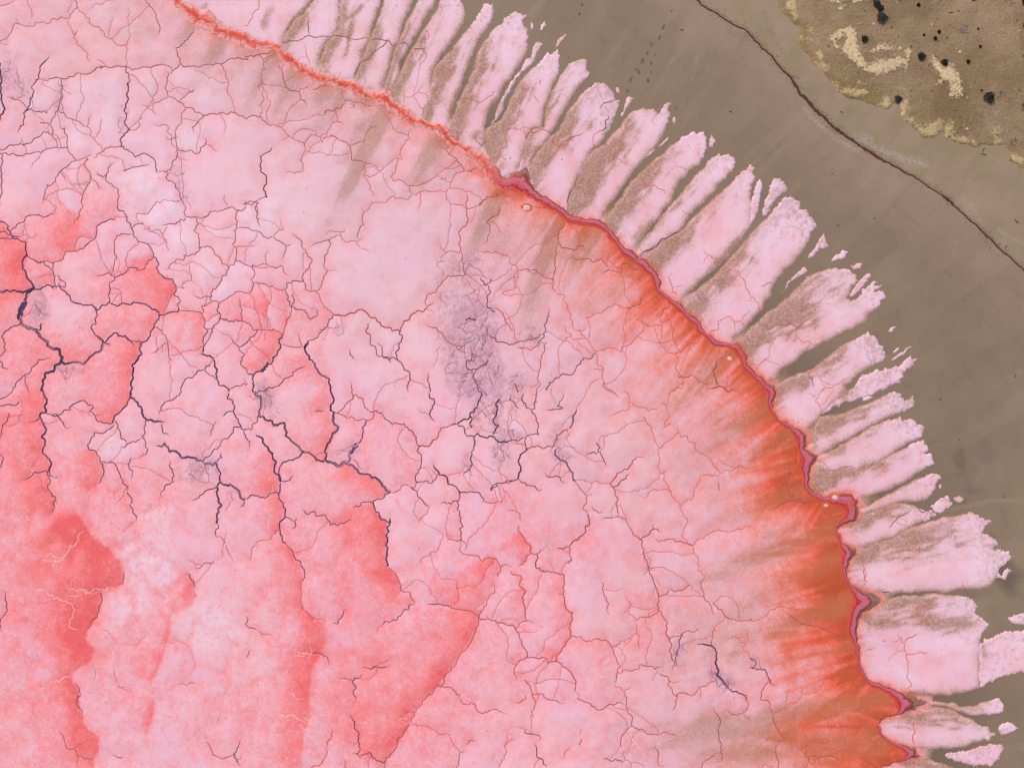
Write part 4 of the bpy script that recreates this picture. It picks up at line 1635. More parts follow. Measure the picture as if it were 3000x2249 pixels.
# ------------------------------------------------------------------ materials
def make_crust():
    s = Mat('salt_crust', 0.7, 0.2)
    al, orr, si, st, pa, mo, gr, smo = [s.attr(n) for n in ('algae', 'orange', 'silt', 'stain', 'pale', 'mottle', 'grain', 'smooth')]
    nl = s.noise(0.10, 3); nm = s.noise(0.7, 5, 0.6); nf = s.noise(4.2, 3, 0.6); ng = s.noise(9.0, 2, 0.6)
    ns = s.noise(2.2, 4, 0.65, 0.6)
    base = s.mix(s.ss(s.add(nl, s.mul(nm, 0.35)), -0.6, 0.6), C(243, 187, 211), C(247, 189, 201))
    base = s.mix(s.mul(s.ss(s.add(ns, s.mul(ng, 0.6)), 0.05, 0.7), 0.45), base, C(247, 204, 218))
    # bloom of dry salt, plus highlights painted on plate centres: pale lilac white, with crumbly edges
    pf = s.add(pa, s.add(s.mul(nm, 0.35), s.add(s.mul(nf, 0.3), s.mul(ng, 0.25))))
    base = s.mix(s.mul(s.ss(pf, 0.1, 1.1), 0.9), base, C(244, 208, 228))
    # pink grains showing through where the bloom is coarse
    base = s.mix(s.mul(s.mul(gr, s.ss(s.add(ns, s.mul(nf, 0.5)), -0.1, 0.45)), 0.8), base, C(250, 170, 182))
    # red algae in the crust, plus relief shading painted along plate rims
    crumb = s.noise(1.7, 6, 0.75, 0.8)
    af = s.add(al, s.add(s.mul(nm, 0.3), s.mul(s.add(s.mul(crumb, 0.42), s.add(s.mul(nf, 0.28), s.mul(ng, 0.28))), s.add(0.25, s.ss(al, 0.05, 0.5)))))
    base = s.mix(s.lin(af, 0.02, 1.0), base, C(250, 136, 142))
    base = s.mix(s.ss(af, 0.95, 1.7), base, C(241, 100, 104))
    # white crumbs on the red plates
    wc = s.mul(s.ss(al, 0.25, 0.7), s.ss(s.add(s.mul(crumb, 0.8), s.add(s.mul(ng, 0.6), s.mul(nf, 0.5))), 0.25, 0.95))
    base = s.mix(s.mul(wc, 0.6), base, C(251, 190, 202))
    # orange brine near the shore
    of = s.add(orr, s.add(s.mul(nm, 0.3), s.mul(s.add(s.mul(crumb, 0.18), s.add(s.mul(nf, 0.14), s.mul(ng, 0.2))), s.add(0.2, s.ss(orr, 0.0, 0.5)))))
    base = s.mix(s.mul(s.lin(of, 0.0, 0.7), 0.8), base, C(246, 130, 112))
    base = s.mix(s.mul(s.ss(of, 0.4, 1.3), 0.95), base, C(234, 88, 58))
    base = s.mix(s.mul(s.ss(of, 1.0, 1.8), 0.85), base, C(186, 78, 36))
    # silt: stippled
    sf = s.add(si, s.mul(s.mul(s.add(s.mul(nm, 0.25), s.add(s.mul(nf, 0.5), s.mul(ng, 0.55))), s.ss(si, 0.0, 0.35)), s.math('SUBTRACT', 1.0, s.mul(smo, 0.72))))
    base = s.mix(s.mul(s.lin(sf, 0.0, 0.65), 0.6), base, s.mix(s.ss(orr, 0.05, 0.5), C(200, 150, 140), C(206, 122, 92)))
    base = s.mix(s.mul(s.ss(sf, 0.3, 1.05), 0.8), base, s.mix(s.ss(s.add(orr, s.mul(nm, 0.2)), 0.1, 0.7), C(166, 125, 98), C(184, 98, 62)))
    base = s.mix(s.mul(s.ss(sf, 0.72, 1.2), 0.85), base, C(132, 108, 82))
    # mud spots near finger tips
    mf = s.add(s.mul(mo, 0.55), s.add(s.mul(s.noise(1.9, 4, 0.7, 0.4), 0.6), s.mul(nf, 0.15)))
    base = s.mix(s.mul(s.ss(mf, 0.55, 0.95), 0.55), base, C(176, 136, 132))
    # dark mud bleeding up through the crust: faint haze, a web of hair lines, dark cores
    web = s.vor(1.3, 'DISTANCE_TO_EDGE', 'Distance', 1.0, s.bend(0.5))
    sv = s.add(s.mul(st, 0.9), s.add(s.mul(ns, 0.7), s.add(s.mul(ng, 0.45), s.mul(nm, 0.3))))
    stm = s.ss(st, 0.02, 0.35)
    base = s.mix(s.mul(s.mul(s.ss(sv, 0.1, 1.0), stm), 0.6), base, C(184, 136, 160))
    base = s.mix(s.mul(s.mul(s.ss(s.add(web, s.mul(ng, 0.03)), 0.07, 0.015), s.ss(sv, 0.25, 0.8)), 0.3), base, C(110, 80, 118))
    base = s.mix(s.mul(s.mul(s.ss(sv, 0.9, 1.5), stm), 0.5), base, C(92, 70, 108))
    # uneven grain of the crust
    gv = s.add(s.mul(ng, 0.6), s.add(s.mul(nf, 0.6), s.mul(crumb, 0.5)))
    base = s.mix(s.mul(s.ss(gv, 0.05, 0.9), 0.3), base, C(208, 142, 152))
    base = s.mix(s.mul(s.ss(s.mul(gv, -1.0), 0.15, 1.0), 0.3), base, C(252, 222, 232))
    # scattered specks
    d = s.vor(0.85); rv = s.vor(0.85, 'F1', 'Color')
    sp = s.mul(s.ss(s.add(d, s.mul(nf, 0.05)), 0.10, 0.05), s.ss(rv, 0.62, 0.7))
    base = s.mix(s.mul(sp, 0.55), base, C(178, 92, 108))
    s.bump(s.add(s.mul(nf, 0.5), s.add(s.mul(ng, 0.35), s.mul(nm, 0.6))), 0.25, 0.04)
    return s.color(base)

def make_crack():
    s = Mat('crack_mud', 0.6, 0.25)
    tone = s.attr('tone', True)
    c = s.mix(s.ss(s.noise(6, 3), -0.3, 1.2), tone, C(150, 96, 110))
    s.bump(s.noise(8, 3), 0.3, 0.03)
    return s.color(c)

def make_band():
    s = Mat('algae_band', 0.75, 0.15)
    u = s.attr('across'); k = s.attr('mauve')
    nm = s.noise(0.7, 5, 0.6); nf = s.noise(4.2, 3, 0.6); ng = s.noise(9, 2)
    uu = s.add(u, s.add(s.mul(nm, 0.2), s.add(s.mul(nf, 0.07), s.mul(ng, 0.04))))
    mau = s.ramp(uu, [(0.0, C(222, 84, 44)), (0.20, C(208, 68, 42)), (0.31, C(172, 52, 46)), (0.41, C(204, 80, 86)), (0.55, C(206, 106, 126)),
                      (0.63, C(198, 112, 142)), (0.71, C(196, 80, 92)), (0.78, C(150, 62, 52)), (0.88, C(144, 96, 74)), (1.0, C(138, 114, 96))])
    lines = s.math('SINE', s.add(s.mul(uu, 26.0), s.mul(nm, 4.0)))
    mau = s.mix(s.mul(s.ss(lines, 0.5, 1.0), s.mul(s.ss(s.noise(0.5, 4), -0.2, 0.5), 0.5)), mau, C(168, 50, 70))
    mau = s.mix(s.mul(s.ss(s.mul(lines, -1.0), 0.7, 1.0), 0.35), mau, C(198, 148, 188))
    mid = s.math('SUBTRACT', 1.0, s.mul(s.math('ABSOLUTE', s.math('SUBTRACT', uu, 0.5)), 2.0))
    cb = s.noise(0.9, 6, 0.7, 0.8)
    core = s.add(mid, s.add(s.mul(cb, 1.1), s.mul(nf, 0.5)))
    cor = s.mix(s.ss(s.add(nm, s.mul(nf, 0.4)), -0.5, 0.6), C(238, 168, 176), C(214, 158, 150))
    cor = s.mix(s.ss(core, 0.1, 0.75), cor, C(242, 134, 122))
    cor = s.mix(s.ss(core, 0.55, 1.1), cor, C(222, 86, 74))
    cor = s.mix(s.mul(s.ss(s.add(s.mul(cb, -1.0), s.mul(ng, 0.6)), 0.2, 0.8), 0.6), cor, C(250, 180, 178))
    vein = s.vor(0.9, 'DISTANCE_TO_EDGE', 'Distance', 1.0, s.bend(0.9))
    cor = s.mix(s.mul(s.ss(vein, 0.05, 0.012), 0.7), cor, C(190, 72, 56))
    c = s.mix(k, cor, mau)
    along = s.noise(0.22, 4, 0.6)
    c = s.mix(s.mul(s.mul(s.ss(along, 0.0, 0.5), k), 0.65), c, C(206, 84, 62))
    si = s.attr('silt')
    c = s.mix(s.mul(s.ss(s.add(si, s.add(s.mul(nf, 0.25), s.mul(nm, 0.2))), 0.3, 1.0), 0.8), c, C(156, 112, 84))
    s.bump(s.add(s.mul(lines, 0.35), nf), 0.35, 0.05)
    return s.color(c)

def make_mud():
    s = Mat('mud', 0.6, 0.3)
    ro, da, du, grt, la, stv, ch, fan = [s.attr(n) for n in ('rosy', 'dark', 'dust', 'grit', 'beach', 'streak', 'channel', 'fan')]
    nl = s.noise(0.05, 4); nm = s.noise(0.35, 5, 0.6); nf = s.noise(4, 4, 0.7); ng = s.noise(11, 2, 0.6)
    base = s.mix(s.ss(s.add(nl, s.mul(nm, 0.4)), -0.7, 0.7), C(137, 114, 97), C(148, 125, 104))
    base = s.mix(s.mul(s.ss(s.add(ro, s.mul(nm, 0.3)), 0.1, 1.0), 0.75), base, C(160, 132, 114))
    base = s.mix(s.ss(s.add(la, s.mul(nm, 0.2)), 0.2, 0.8), base, s.mix(s.ss(nm, -0.5, 0.6), C(150, 129, 102), C(162, 137, 116)))
    base = s.mix(s.mul(ch, 0.85), base, C(117, 97, 85))
    base = s.mix(s.mul(s.ss(s.add(da, s.mul(nm, 0.25)), 0.15, 1.0), 0.8), base, C(98, 84, 76))
    base = s.mix(s.mul(stv, 0.8), base, C(184, 160, 138))
    base = s.mix(s.mul(s.ss(fan, 0.05, 0.55), 0.48), base, C(120, 101, 92))
    pud = s.noise(0.22, 5, 0.6, 0.5)
    base = s.mix(s.mul(s.ss(pud, 0.2, 0.8), 0.3), base, C(122, 108, 96))
    s.put(s.b.inputs['Roughness'], s.math('SUBTRACT', 0.68, s.mul(s.ss(pud, 0.1, 0.7), 0.3)))
    # grain of the wet mud
    base = s.mix(s.mul(s.ss(ng, -0.2, 0.9), 0.16), base, C(108, 96, 90))
    base = s.mix(s.mul(s.ss(nf, 0.0, 1.0), 0.22), base, C(166, 144, 126))
    # pale salt dust and dark grit by the tide line
    base = s.mix(s.mul(s.ss(s.add(du, s.add(s.mul(ng, 0.7), s.mul(nf, 0.35))), 0.35, 0.9), 0.75), base, C(196, 180, 182))
    base = s.mix(s.mul(s.ss(s.add(grt, s.add(s.mul(ng, 0.7), s.mul(nf, 0.45))), 0.55, 1.0), 0.8), base, C(88, 78, 82))
    s.bump(s.add(s.mul(nf, 0.5), s.mul(nm, 0.8)), 0.25, 0.05)
    return s.color(base)

def make_bank():
    s = Mat('bank_soil', 0.9, 0.1)
    oc, sa, cr, lip = [s.attr(n) for n in ('ochre', 'sand', 'cream', 'lip')]
    nl = s.noise(0.12, 4); nm = s.noise(0.6, 5, 0.65); nf = s.noise(3.2, 4, 0.7); ng = s.noise(8, 3, 0.65)
    base = s.mix(s.ss(s.add(nl, s.mul(nm, 0.5)), -0.5, 0.5), C(140, 116, 86), C(174, 144, 120))
    base = s.mix(s.mul(s.ss(nm, 0.05, 0.9), 0.35), base, C(142, 122, 88))
    base = s.mix(s.mul(s.ss(s.add(nf, s.mul(ng, 0.6)), 0.1, 1.0), 0.6), base, C(196, 164, 134))
    base = s.mix(s.mul(s.ss(s.mul(s.add(nf, s.mul(ng, 0.7)), -1.0), 0.1, 0.95), 0.75), base, C(92, 74, 60))
    base = s.mix(s.mul(s.ss(s.add(oc, s.add(s.mul(nm, 0.55), s.mul(nf, 0.45))), 0.15, 1.0), 0.7), base, s.mix(s.ss(nf, -0.6, 0.6), C(128, 104, 66), C(160, 134, 88)))
    base = s.mix(s.mul(s.ss(s.add(sa, s.add(s.mul(nm, 0.6), s.add(s.mul(nf, 0.6), s.mul(ng, 0.35)))), 0.32, 1.0), 0.88), base, s.mix(s.ss(nf, -0.6, 0.7), C(200, 170, 120), C(224, 198, 154)))
    cf = s.add(cr, s.add(s.mul(nm, 0.6), s.add(s.mul(nf, 0.8), s.mul(ng, 0.5))))
    base = s.mix(s.mul(s.ss(cf, 0.38, 0.95), 0.92), base, s.mix(s.ss(nf, -0.7, 0.5), C(214, 182, 138), C(236, 208, 172)))
    d = s.vor(1.1); rv = s.vor(1.1, 'F1', 'Color')
    base = s.mix(s.mul(s.mul(s.ss(s.add(d, s.mul(nf, 0.06)), 0.20, 0.08), s.ss(rv, 0.6, 0.66)), 0.7), base, C(74, 66, 58))
    s.bump(s.add(nf, s.add(s.mul(ng, 0.5), s.mul(s.ss(cf, 0.36, 0.56), 1.2))), 0.6, 0.08)
    return s.color(base)

def simple(name, c1, c2, scale=6.0, rough=0.8, spec=0.2, bump=0.3):
    s = Mat(name, rough, spec)
    n = s.noise(scale, 4, 0.6)
    s.bump(n, bump, 0.02)
    return s.color(s.mix(s.ss(n, -0.7, 0.7), c1, c2))

M = dict(crust=make_crust(), crack=make_crack(), band=make_band(), mud=make_mud(), bank=make_bank())
M['wrack'] = simple('dried_weed', C(64, 38, 38), C(112, 70, 62))
M['leaf_dark'] = simple('leaf_blackgreen', C(28, 36, 32), C(48, 54, 44))
M['leaf_navy'] = simple('leaf_greyblue', C(40, 42, 54), C(84, 84, 98))
M['leaf_olive'] = simple('leaf_olive', C(44, 44, 32), C(84, 72, 46))
M['bark'] = simple('bark', C(62, 50, 46), C(96, 80, 72))
M['dead_wood'] = simple('dead_wood', C(120, 108, 116), C(184, 172, 180))
M['stick'] = simple('drift_wood', C(52, 42, 44), C(92, 76, 72))
M['nodule'] = simple('salt_nodule', C(236, 206, 212), C(214, 172, 166))
M['nodule_rim'] = simple('nodule_rim', C(206, 84, 48), C(232, 124, 92))
M['wet_mud'] = simple('wet_mud', C(96, 84, 80), C(122, 106, 98))
M['litter'] = simple('litter', C(206, 214, 232), C(150, 160, 190), rough=0.4)
M['grass'] = simple('dry_grass', C(152, 130, 92), C(112, 98, 64), 2.0)
M['pebble'] = simple('pebble', C(60, 50, 58), C(110, 92, 92))
CRUST_ATTRS = ('algae', 'orange', 'silt', 'stain', 'pale', 'mottle', 'grain', 'smooth')

# ------------------------------------------------------------------ the shore lines
LAKE_EDGE = fractal(join_edges(EDGE_LAKE), 0.10, 6.0, 11)
SHORE_EDGE = fractal(join_edges(EDGE_SHORE), 0.12, 6.0, 12)
MARG = 420.0
LAKE_POLY = np.concatenate([[(-MARG, -MARG), (80, -MARG), (330, -170)], LAKE_EDGE, [(2480, H_IMG + MARG), (-MARG, H_IMG + MARG)]])
S_ALGAE, S_ORANGE, S_STAIN, S_PALE = [parse_blobs(t) for t in (ALGAE, ORANGE, STAIN, PALE)]
S_SILT = parse_strokes(SILT)
S_STAIN_SOFT = [(x, y, a * 1.35, b * 1.3, k * 0.85, c) for x, y, a, b, k, c in S_STAIN]
RIDGE = Ridge(LAKE_EDGE)
S_SILT_WIDE = [(w * 1.45, a * 0.9, p) for w, a, p in S_SILT]
S_EDGE = parse_edges(EDGE_ALGAE)
TONES = {'N': C(54, 45, 88), 'n': C(74, 57, 96), 'm': C(156, 84, 92), 'r': C(204, 102, 100), 'o': C(228, 136, 132), 't': C(112, 92, 88), 'w': C(255, 216, 218)}
WIDTH = {'N': 5.0, 'n': 2.7, 'm': 2.5, 'r': 2.0, 'o': 1.5, 't': 2.8, 'w': 1.7}
ROUGH = {'N': 0.13, 'n': 0.15, 'm': 0.13, 'r': 0.14, 'o': 0.12, 't': 0.10, 'w': 0.20}

def load_cracks():
    out = []
    sd = 100
    for img_tile, text in CRACKS.items():
        for l in text.strip().splitlines():
            h, body = l.split(' ', 1)
            k = h[0]; w = float(h[1:]) if len(h) > 1 else WIDTH[k]
            p = pts(img_tile, body)
            for e, q in ((0, 1), (-1, -2)):       # lines that run off the image go on a little
                x, y = p[e]
                if x < 2 or y < 2 or y > H_IMG - 3:
                    d = p[e] - p[q]; d = d / max(1e-6, np.hypot(*d)) * 70
                    p = np.concatenate([[p[0] + d], p]) if e == 0 else np.concatenate([p, [p[-1] + d]])
            sd += 1
            out.append([k, w, fractal(p, ROUGH[k], 5.0, sd)])
    # hair cracks in the stained places
    r = np.random.default_rng(5)
    for cx, cy, rx, ry, amp, _ in S_STAIN:
        for _ in range(int(2 + rx * ry * amp / 300)):
            t = r.uniform(0, 6.28); q = math.sqrt(r.random())
            x, y = cx + math.cos(t) * q * rx, cy + math.sin(t) * q * ry
            a = r.normal(1.57, 0.7); ln = r.uniform(16, 62)
            p = [(x, y)]
            for _ in range(4):
                a += r.normal(0, 0.45)
                p.append((p[-1][0] + math.cos(a) * ln / 4, p[-1][1] + math.sin(a) * ln / 4))
            sd += 1
            out.append(['n', r.uniform(0.7, 1.35), fractal(np.array(p), 0.16, 4.0, sd)])
    # fine side branches off the larger cracks; most run on until they meet the next crack
    main = [c for c in out if c[0] in 'mrn' and c[1] > 1.8 and len(c[2]) > 12]
    nn = sum(len(c[2]) for c in main); kb = kdtree.KDTree(nn); j = 0
    for c in main:
        for q in c[2]:
            kb.insert((q[0], q[1], 0), j); j += 1
    kb.balance()
    for _ in range(330):
        c = main[r.integers(len(main))][2]; i = r.integers(3, len(c) - 3)
        d = c[i + 2] - c[i - 2]; a = math.atan2(d[1], d[0]) + r.choice((-1, 1)) * r.uniform(1.0, 2.1)
        p = [np.array(c[i])]; hit = False
        for step_ in range(15):
            a += r.normal(0, 0.28); q = p[-1] + np.array([math.cos(a), math.sin(a)]) * 11
            p.append(q)
            co, idx, dd = kb.find((q[0], q[1], 0))
            if step_ > 1 and dd < 9: p.append(np.array([co[0], co[1]])); hit = True; break
        if not hit: p = p[:max(4, int(r.uniform(3, 8)))]
        sd += 1
        out.append(['r' if r.random() < 0.75 else 'o', r.uniform(1.2, 1.8), fractal(np.array(p), 0.16, 4.5, sd)])
    # white healed seams on the red plates of the south-west
    for _ in range(42):
        x, y = r.uniform(0, 950), r.uniform(1350, H_IMG); a = r.uniform(0, 6.28); p = [(x, y)]; ln = r.uniform(30, 120)
        for _ in range(5):
            a += r.normal(0, 0.55); p.append((p[-1][0] + math.cos(a) * ln / 5, p[-1][1] + math.sin(a) * ln / 5))
        sd += 1
        out.append(['w', r.uniform(0.8, 1.4), fractal(np.array(p), 0.22, 4.0, sd)])
    # beyond the image the same net of cracks goes on
    for i in range(70):
        side = i % 3
        x, y = ((r.uniform(-MARG, -20), r.uniform(-MARG, H_IMG + MARG)) if side == 0 else
                (r.uniform(-MARG, 250), r.uniform(-MARG, -40)) if side == 1 else (r.uniform(-200, 2400), r.uniform(H_IMG + 40, H_IMG + MARG)))
        a = r.uniform(0, 6.28); p = [(x, y)]
        for _ in range(5):
            a += r.normal(0, 0.4); p.append((p[-1][0] + math.cos(a) * 45, p[-1][1] + math.sin(a) * 45))
        sd += 1
        out.append(['nmr'[i % 3], 2.6, fractal(np.array(p), 0.15, 6.0, sd)])
    # join loose ends to a line close by
    n = sum(len(c[2]) for c in out)
    kd = kdtree.KDTree(n); own = np.empty(n, int); j = 0
    for i, (k, w, p) in enumerate(out):
        for q in p:
            kd.insert((q[0], q[1], 0), j); own[j] = i; j += 1
    kd.balance()
    for i, c in enumerate(out):
        p = c[2]; joined = [False, False]
        for e in (0, 1):
            q = p[0] if e == 0 else p[-1]
            for co, idx, dd in sorted(kd.find_range((q[0], q[1], 0), 13.0), key=lambda v: v[2]):
                if own[idx] != i:
                    t = np.array([[co[0], co[1]]])
                    if dd > 0.3:
                        p = np.concatenate([t, p]) if e == 0 else np.concatenate([p, t])
                    joined[e] = True
                    break
        c[2] = p
        c.append(joined)
    return out

ALL_CRACKS = load_cracks()

def clip_runs(p, poly, shrink_line=None):
    m = inside(p, poly)
    runs = []; cur = []
    for i in range(len(p)):
        if m[i]:
            cur.append(i)
        elif cur:
            runs.append(cur); cur = []
    if cur: runs.append(cur)
    return [r for r in runs if len(r) >= 3]

def crack_tone(k, p):
    c = np.array(TONES[k][:3])
    t = sstep(p[:, 0] - 0.25 * np.abs(p[:, 1] - 900), 450, 1250)[:, None]
    far = {'m': TONE_RED_M, 'r': TONE_RED_R, 'o': TONE_RED_R}.get(k)
    return np.tile(c, (len(p), 1)) if far is None else c * (1 - t) + np.array(far) * t
TONE_RED_M = C(186, 88, 84)[:3]
TONE_RED_R = C(224, 100, 90)[:3]

def crust_mesh(poly, cracks, step, seed, extra=None, near=None):
    """triangulate a piece of crust with its cracks as grooves.
    returns image-pixel points, triangles, tag per point (0 crust, 1 crack lip, 2 crack floor), tone, depth, triangle-is-crack, boundary mask"""
    P = [poly]; tags = [np.zeros(len(poly), int)]
    E = [(i, (i + 1) % len(poly)) for i in range(len(poly))]
    nb = len(poly); n = nb
    tone = [np.zeros((nb, 3))]; depth = [np.zeros(nb)]
    samples = []
    r = np.random.default_rng(seed)
    for k, w, p0, joined in cracks:
        for run in clip_runs(p0, poly):
            p = p0[run]
            d = np.gradient(p, axis=0); ln = np.maximum(np.hypot(d[:, 0], d[:, 1]), 1e-6)
            nrm = np.stack([-d[:, 1] / ln, d[:, 0] / ln], 1)
            m = len(p); s = np.arange(m)
            prof = 0.72 + 0.56 * vnoise(np.stack([s * 1.0, s * 0.0 + r.uniform(0, 99)], 1), 4.0, seed, 2)
            tl = min(m / 2.5, 7.0)
            if not (joined[0] and run[0] == 0): prof = prof * np.clip(0.3 + s / tl, 0.3, 1)
            if not (joined[1] and run[-1] == len(p0) - 1): prof = prof * np.clip(0.3 + (m - 1 - s) / tl, 0.3, 1)
            hw = (w / 2 * prof)[:, None]
            A = p[1:-1] + nrm[1:-1] * hw[1:-1]; B = p[1:-1] - nrm[1:-1] * hw[1:-1]
            ma = len(A)
            P += [p, A, B]
            ft = np.full(m, 2); 
            if not (joined[0] and run[0] == 0): ft[0] = 1
            if not (joined[1] and run[-1] == len(p0) - 1): ft[-1] = 1
            tags += [ft, np.full(ma, 1), np.full(ma, 1)]
            tc = crack_tone(k, p)
            tone += [tc, tc[1:-1], tc[1:-1]]
            dz = (-0.012 if k == 'w' else min(0.085, 0.012 + 0.012 * w)) * np.ones(m)
            dz[0] = dz[-1] = 0.0 if not all(joined) else dz[0]
            depth += [dz, np.zeros(ma), np.zeros(ma)]
            c0, a0, b0 = n, n + m, n + m + ma
            E += [(c0 + i, c0 + i + 1) for i in range(m - 1)]
            E += [(a0 + i, a0 + i + 1) for i in range(ma - 1)] + [(b0 + i, b0 + i + 1) for i in range(ma - 1)]
            E += [(c0, a0), (a0 + ma - 1, c0 + m - 1), (c0, b0), (b0 + ma - 1, c0 + m - 1)]
            n += m + 2 * ma
            tt_ = np.arange(0, m - 1 + 1e-6, 0.2)
            samples.append((np.stack([np.interp(tt_, s, p[:, 0]), np.interp(tt_, s, p[:, 1])], 1), np.interp(tt_, s, hw[:, 0])))
    # free points
    G = grid_points(poly.min(0), poly.max(0), step, seed)
    if near is not None:
        inn = (G[:, 0] > near[0]) & (G[:, 0] < near[2]) & (G[:, 1] > near[1]) & (G[:, 1] < near[3])
        G = np.concatenate([G[inn], grid_points(poly.min(0), poly.max(0), step * 4, seed + 1)])
    if extra is not None and len(extra):
        G = np.concatenate([G, extra])
    G = G[inside(G, poly)]
    kd = kdtree.KDTree(n); j = 0
    hwall = np.zeros(n)
    allp = np.concatenate(P)
    for q in allp:
        kd.insert((q[0], q[1], 0), j); j += 1
    kd.balance()
    keep = np.array([kd.find((g[0], g[1], 0))[2] > min(2.2, step * 0.4) for g in G], bool) if len(G) else np.zeros(0, bool)
    G = G[keep]
    if samples:
        fp = np.concatenate([x[0] for x in samples]); fh = np.concatenate([x[1] for x in samples])
        kw = kdtree.KDTree(len(fp))
        for i2, q in enumerate(fp): kw.insert((q[0], q[1], 0), i2)
        kw.balance()
        def free(g):
            co, idx, dd = kw.find((g[0], g[1], 0))
            return dd > fh[idx] + 0.6
        G = G[np.array([free(g) for g in G], bool)] if len(G) else G
    allp = np.concatenate([allp, G])
    tagv = np.concatenate(tags + [np.zeros(len(G), int)])
    tonev = np.concatenate(tone + [np.zeros((len(G), 3))])
    depv = np.concatenate(depth + [np.zeros(len(G))])
    Q, T, orig = cdt(allp, E)
    tg = np.zeros(len(Q), int); tn = np.zeros((len(Q), 3)); dp = np.zeros(len(Q)); bd = np.zeros(len(Q), bool)
    floor_pts = np.concatenate([s[0] for s in samples]) if samples else np.zeros((0, 2))
    floor_hw = np.concatenate([s[1] for s in samples]) if samples else np.zeros(0)
    kf = None
    if len(floor_pts):
        kf = kdtree.KDTree(len(floor_pts))
        for i, q in enumerate(floor_pts): kf.insert((q[0], q[1], 0), i)
        kf.balance()
    for i, og in enumerate(orig):
        if len(og):
            b = max(og, key=lambda v: tagv[v])
            tg[i] = tagv[b]; tn[i] = tonev[b]; dp[i] = max(depv[v] for v in og); bd[i] = any(v < nb for v in og)
            if len(og) > 1 and tg[i] == 2: dp[i] = max(depv[v] for v in og)
        elif kf is not None:
            co, idx, dd = kf.find((Q[i, 0], Q[i, 1], 0))
            tg[i] = 2 if dd < floor_hw[idx] * 0.5 else 1
            b = kd.find((Q[i, 0], Q[i, 1], 0))[1]
            tn[i] = tonev[b]
    cen = Q[T].mean(1)
    ok = inside(cen, poly)
    T = T[ok]; cen = cen[ok]
    tt = tg[T]
    crack = (tt == 2).any(1)
    amb = np.where((tt == 1).all(1))[0]
    if kf is not None:
        for i in amb:
            co, idx, dd = kf.find((cen[i, 0], cen[i, 1], 0))
            if dd < floor_hw[idx] * 1.05: crack[i] = True
    if kf is not None:
        for i in np.where(crack)[0]:
            co, idx, dd = kf.find((cen[i, 0], cen[i, 1], 0))
            if dd > floor_hw[idx] * 0.95 + 0.45: crack[i] = False
    # a triangle with a floor point but reaching a free point is a pointed crack end: keep it crust
    crack &= ~((tt == 0).any(1) & ~((tt == 2).sum(1) >= 1))
    return Q, T, tg, tn, dp, crack, bd

def compact(T, arrays):
    u, inv = np.unique(T.ravel(), return_inverse=True)
    return inv.reshape(T.shape), [a[u] for a in arrays]

def crack_dist(Q):
    return np.array([KD_CR.find((q[0], q[1], 0))[2] for q in Q])

KD_CR = kdtree.KDTree(sum(len(c[2]) for c in ALL_CRACKS))
_j = 0
for _c in ALL_CRACKS:
    for _q in _c[2]:
        KD_CR.insert((_q[0], _q[1], 0), _j); _j += 1
KD_CR.balance()

REGION = parse_blobs('''
a1 100,900 480,800 .36
a1 500,700 800,700 .26
a2 200,700 700,900 .34
a2 700,700 900,800 .20
a3 350,700 800,900 .30
a3 1100,900 1000,900 .16
b3 1000,700 1100,900 .24
b3 1500,1200 900,700 .16
b2 700,900 900,700 .27
c2 500,1300 900,600 .17
b1 300,1100 600,500 .30
c3 900,700 900,800 .22
''')
REGION_PALE = parse_blobs('''
b0 700,1400 1100,900 .36
b1 900,600 1000,900 .36
a0 1100,1000 900,900 .36
a0 400,400 700,700 .30
a2 1150,1000 600,600 .40
a3 1300,500 800,800 .34
c1 300,1200 900,700 .06
c2 700,700 700,600 .08
c3 500,700 600,600 .15
''')
REGION_LOBES = parse_blobs('''
a3 800,800 1200,800 .9
a2 700,1200 1000,500 .8
b3 800,800 1100,800 .7
b2 700,1300 800,400 .5
c3 600,900 900,700 .2
''')
_lr = np.random.default_rng(301)
_lp = np.stack([a.ravel() for a in np.meshgrid(np.arange(-500, 2600, 105.0), np.arange(900, 2800, 150.0))], 1)
_lp = _lp + _lr.uniform(-1, 1, _lp.shape) * np.array([48, 66])
KD_LOBE = kdtree.KDTree(len(_lp))
for _i, _q in enumerate(_lp): KD_LOBE.insert((_q[0], _q[1] * 0.72, 0), _i)
KD_LOBE.balance()
def lobe_edge(Q):
    out = np.empty(len(Q))
    for i, q in enumerate(Q):
        a, b = KD_LOBE.find_n((q[0], q[1] * 0.72, 0), 2)
        out[i] = b[2] - a[2]
    return out
REGION_DUST = parse_blobs('''
b0 300,300 900,700 .17
b0 1100,900 900,800 .20
a0 900,500 800,700 .12
b1 1200,700 900,800 .14
c1 500,600 900,700 .20
c2 1200,500 900,800 .18
c3 1700,800 800,900 .20
a0 150,400 500,600 .10
''')
def DUST(Q): return blob_field(Q, REGION_DUST)
_mc = [c[2] for c in ALL_CRACKS if c[0] != 'w' and c[1] >= 1.85]
KD_MAIN = kdtree.KDTree(sum(len(p) for p in _mc)); _j = 0
for _p in _mc:
    for _q in _p:
        KD_MAIN.insert((_q[0], _q[1], 0), _j); _j += 1
KD_MAIN.balance()
def main_dist(Q): return np.array([KD_MAIN.find((q[0], q[1], 0))[2] for q in Q])

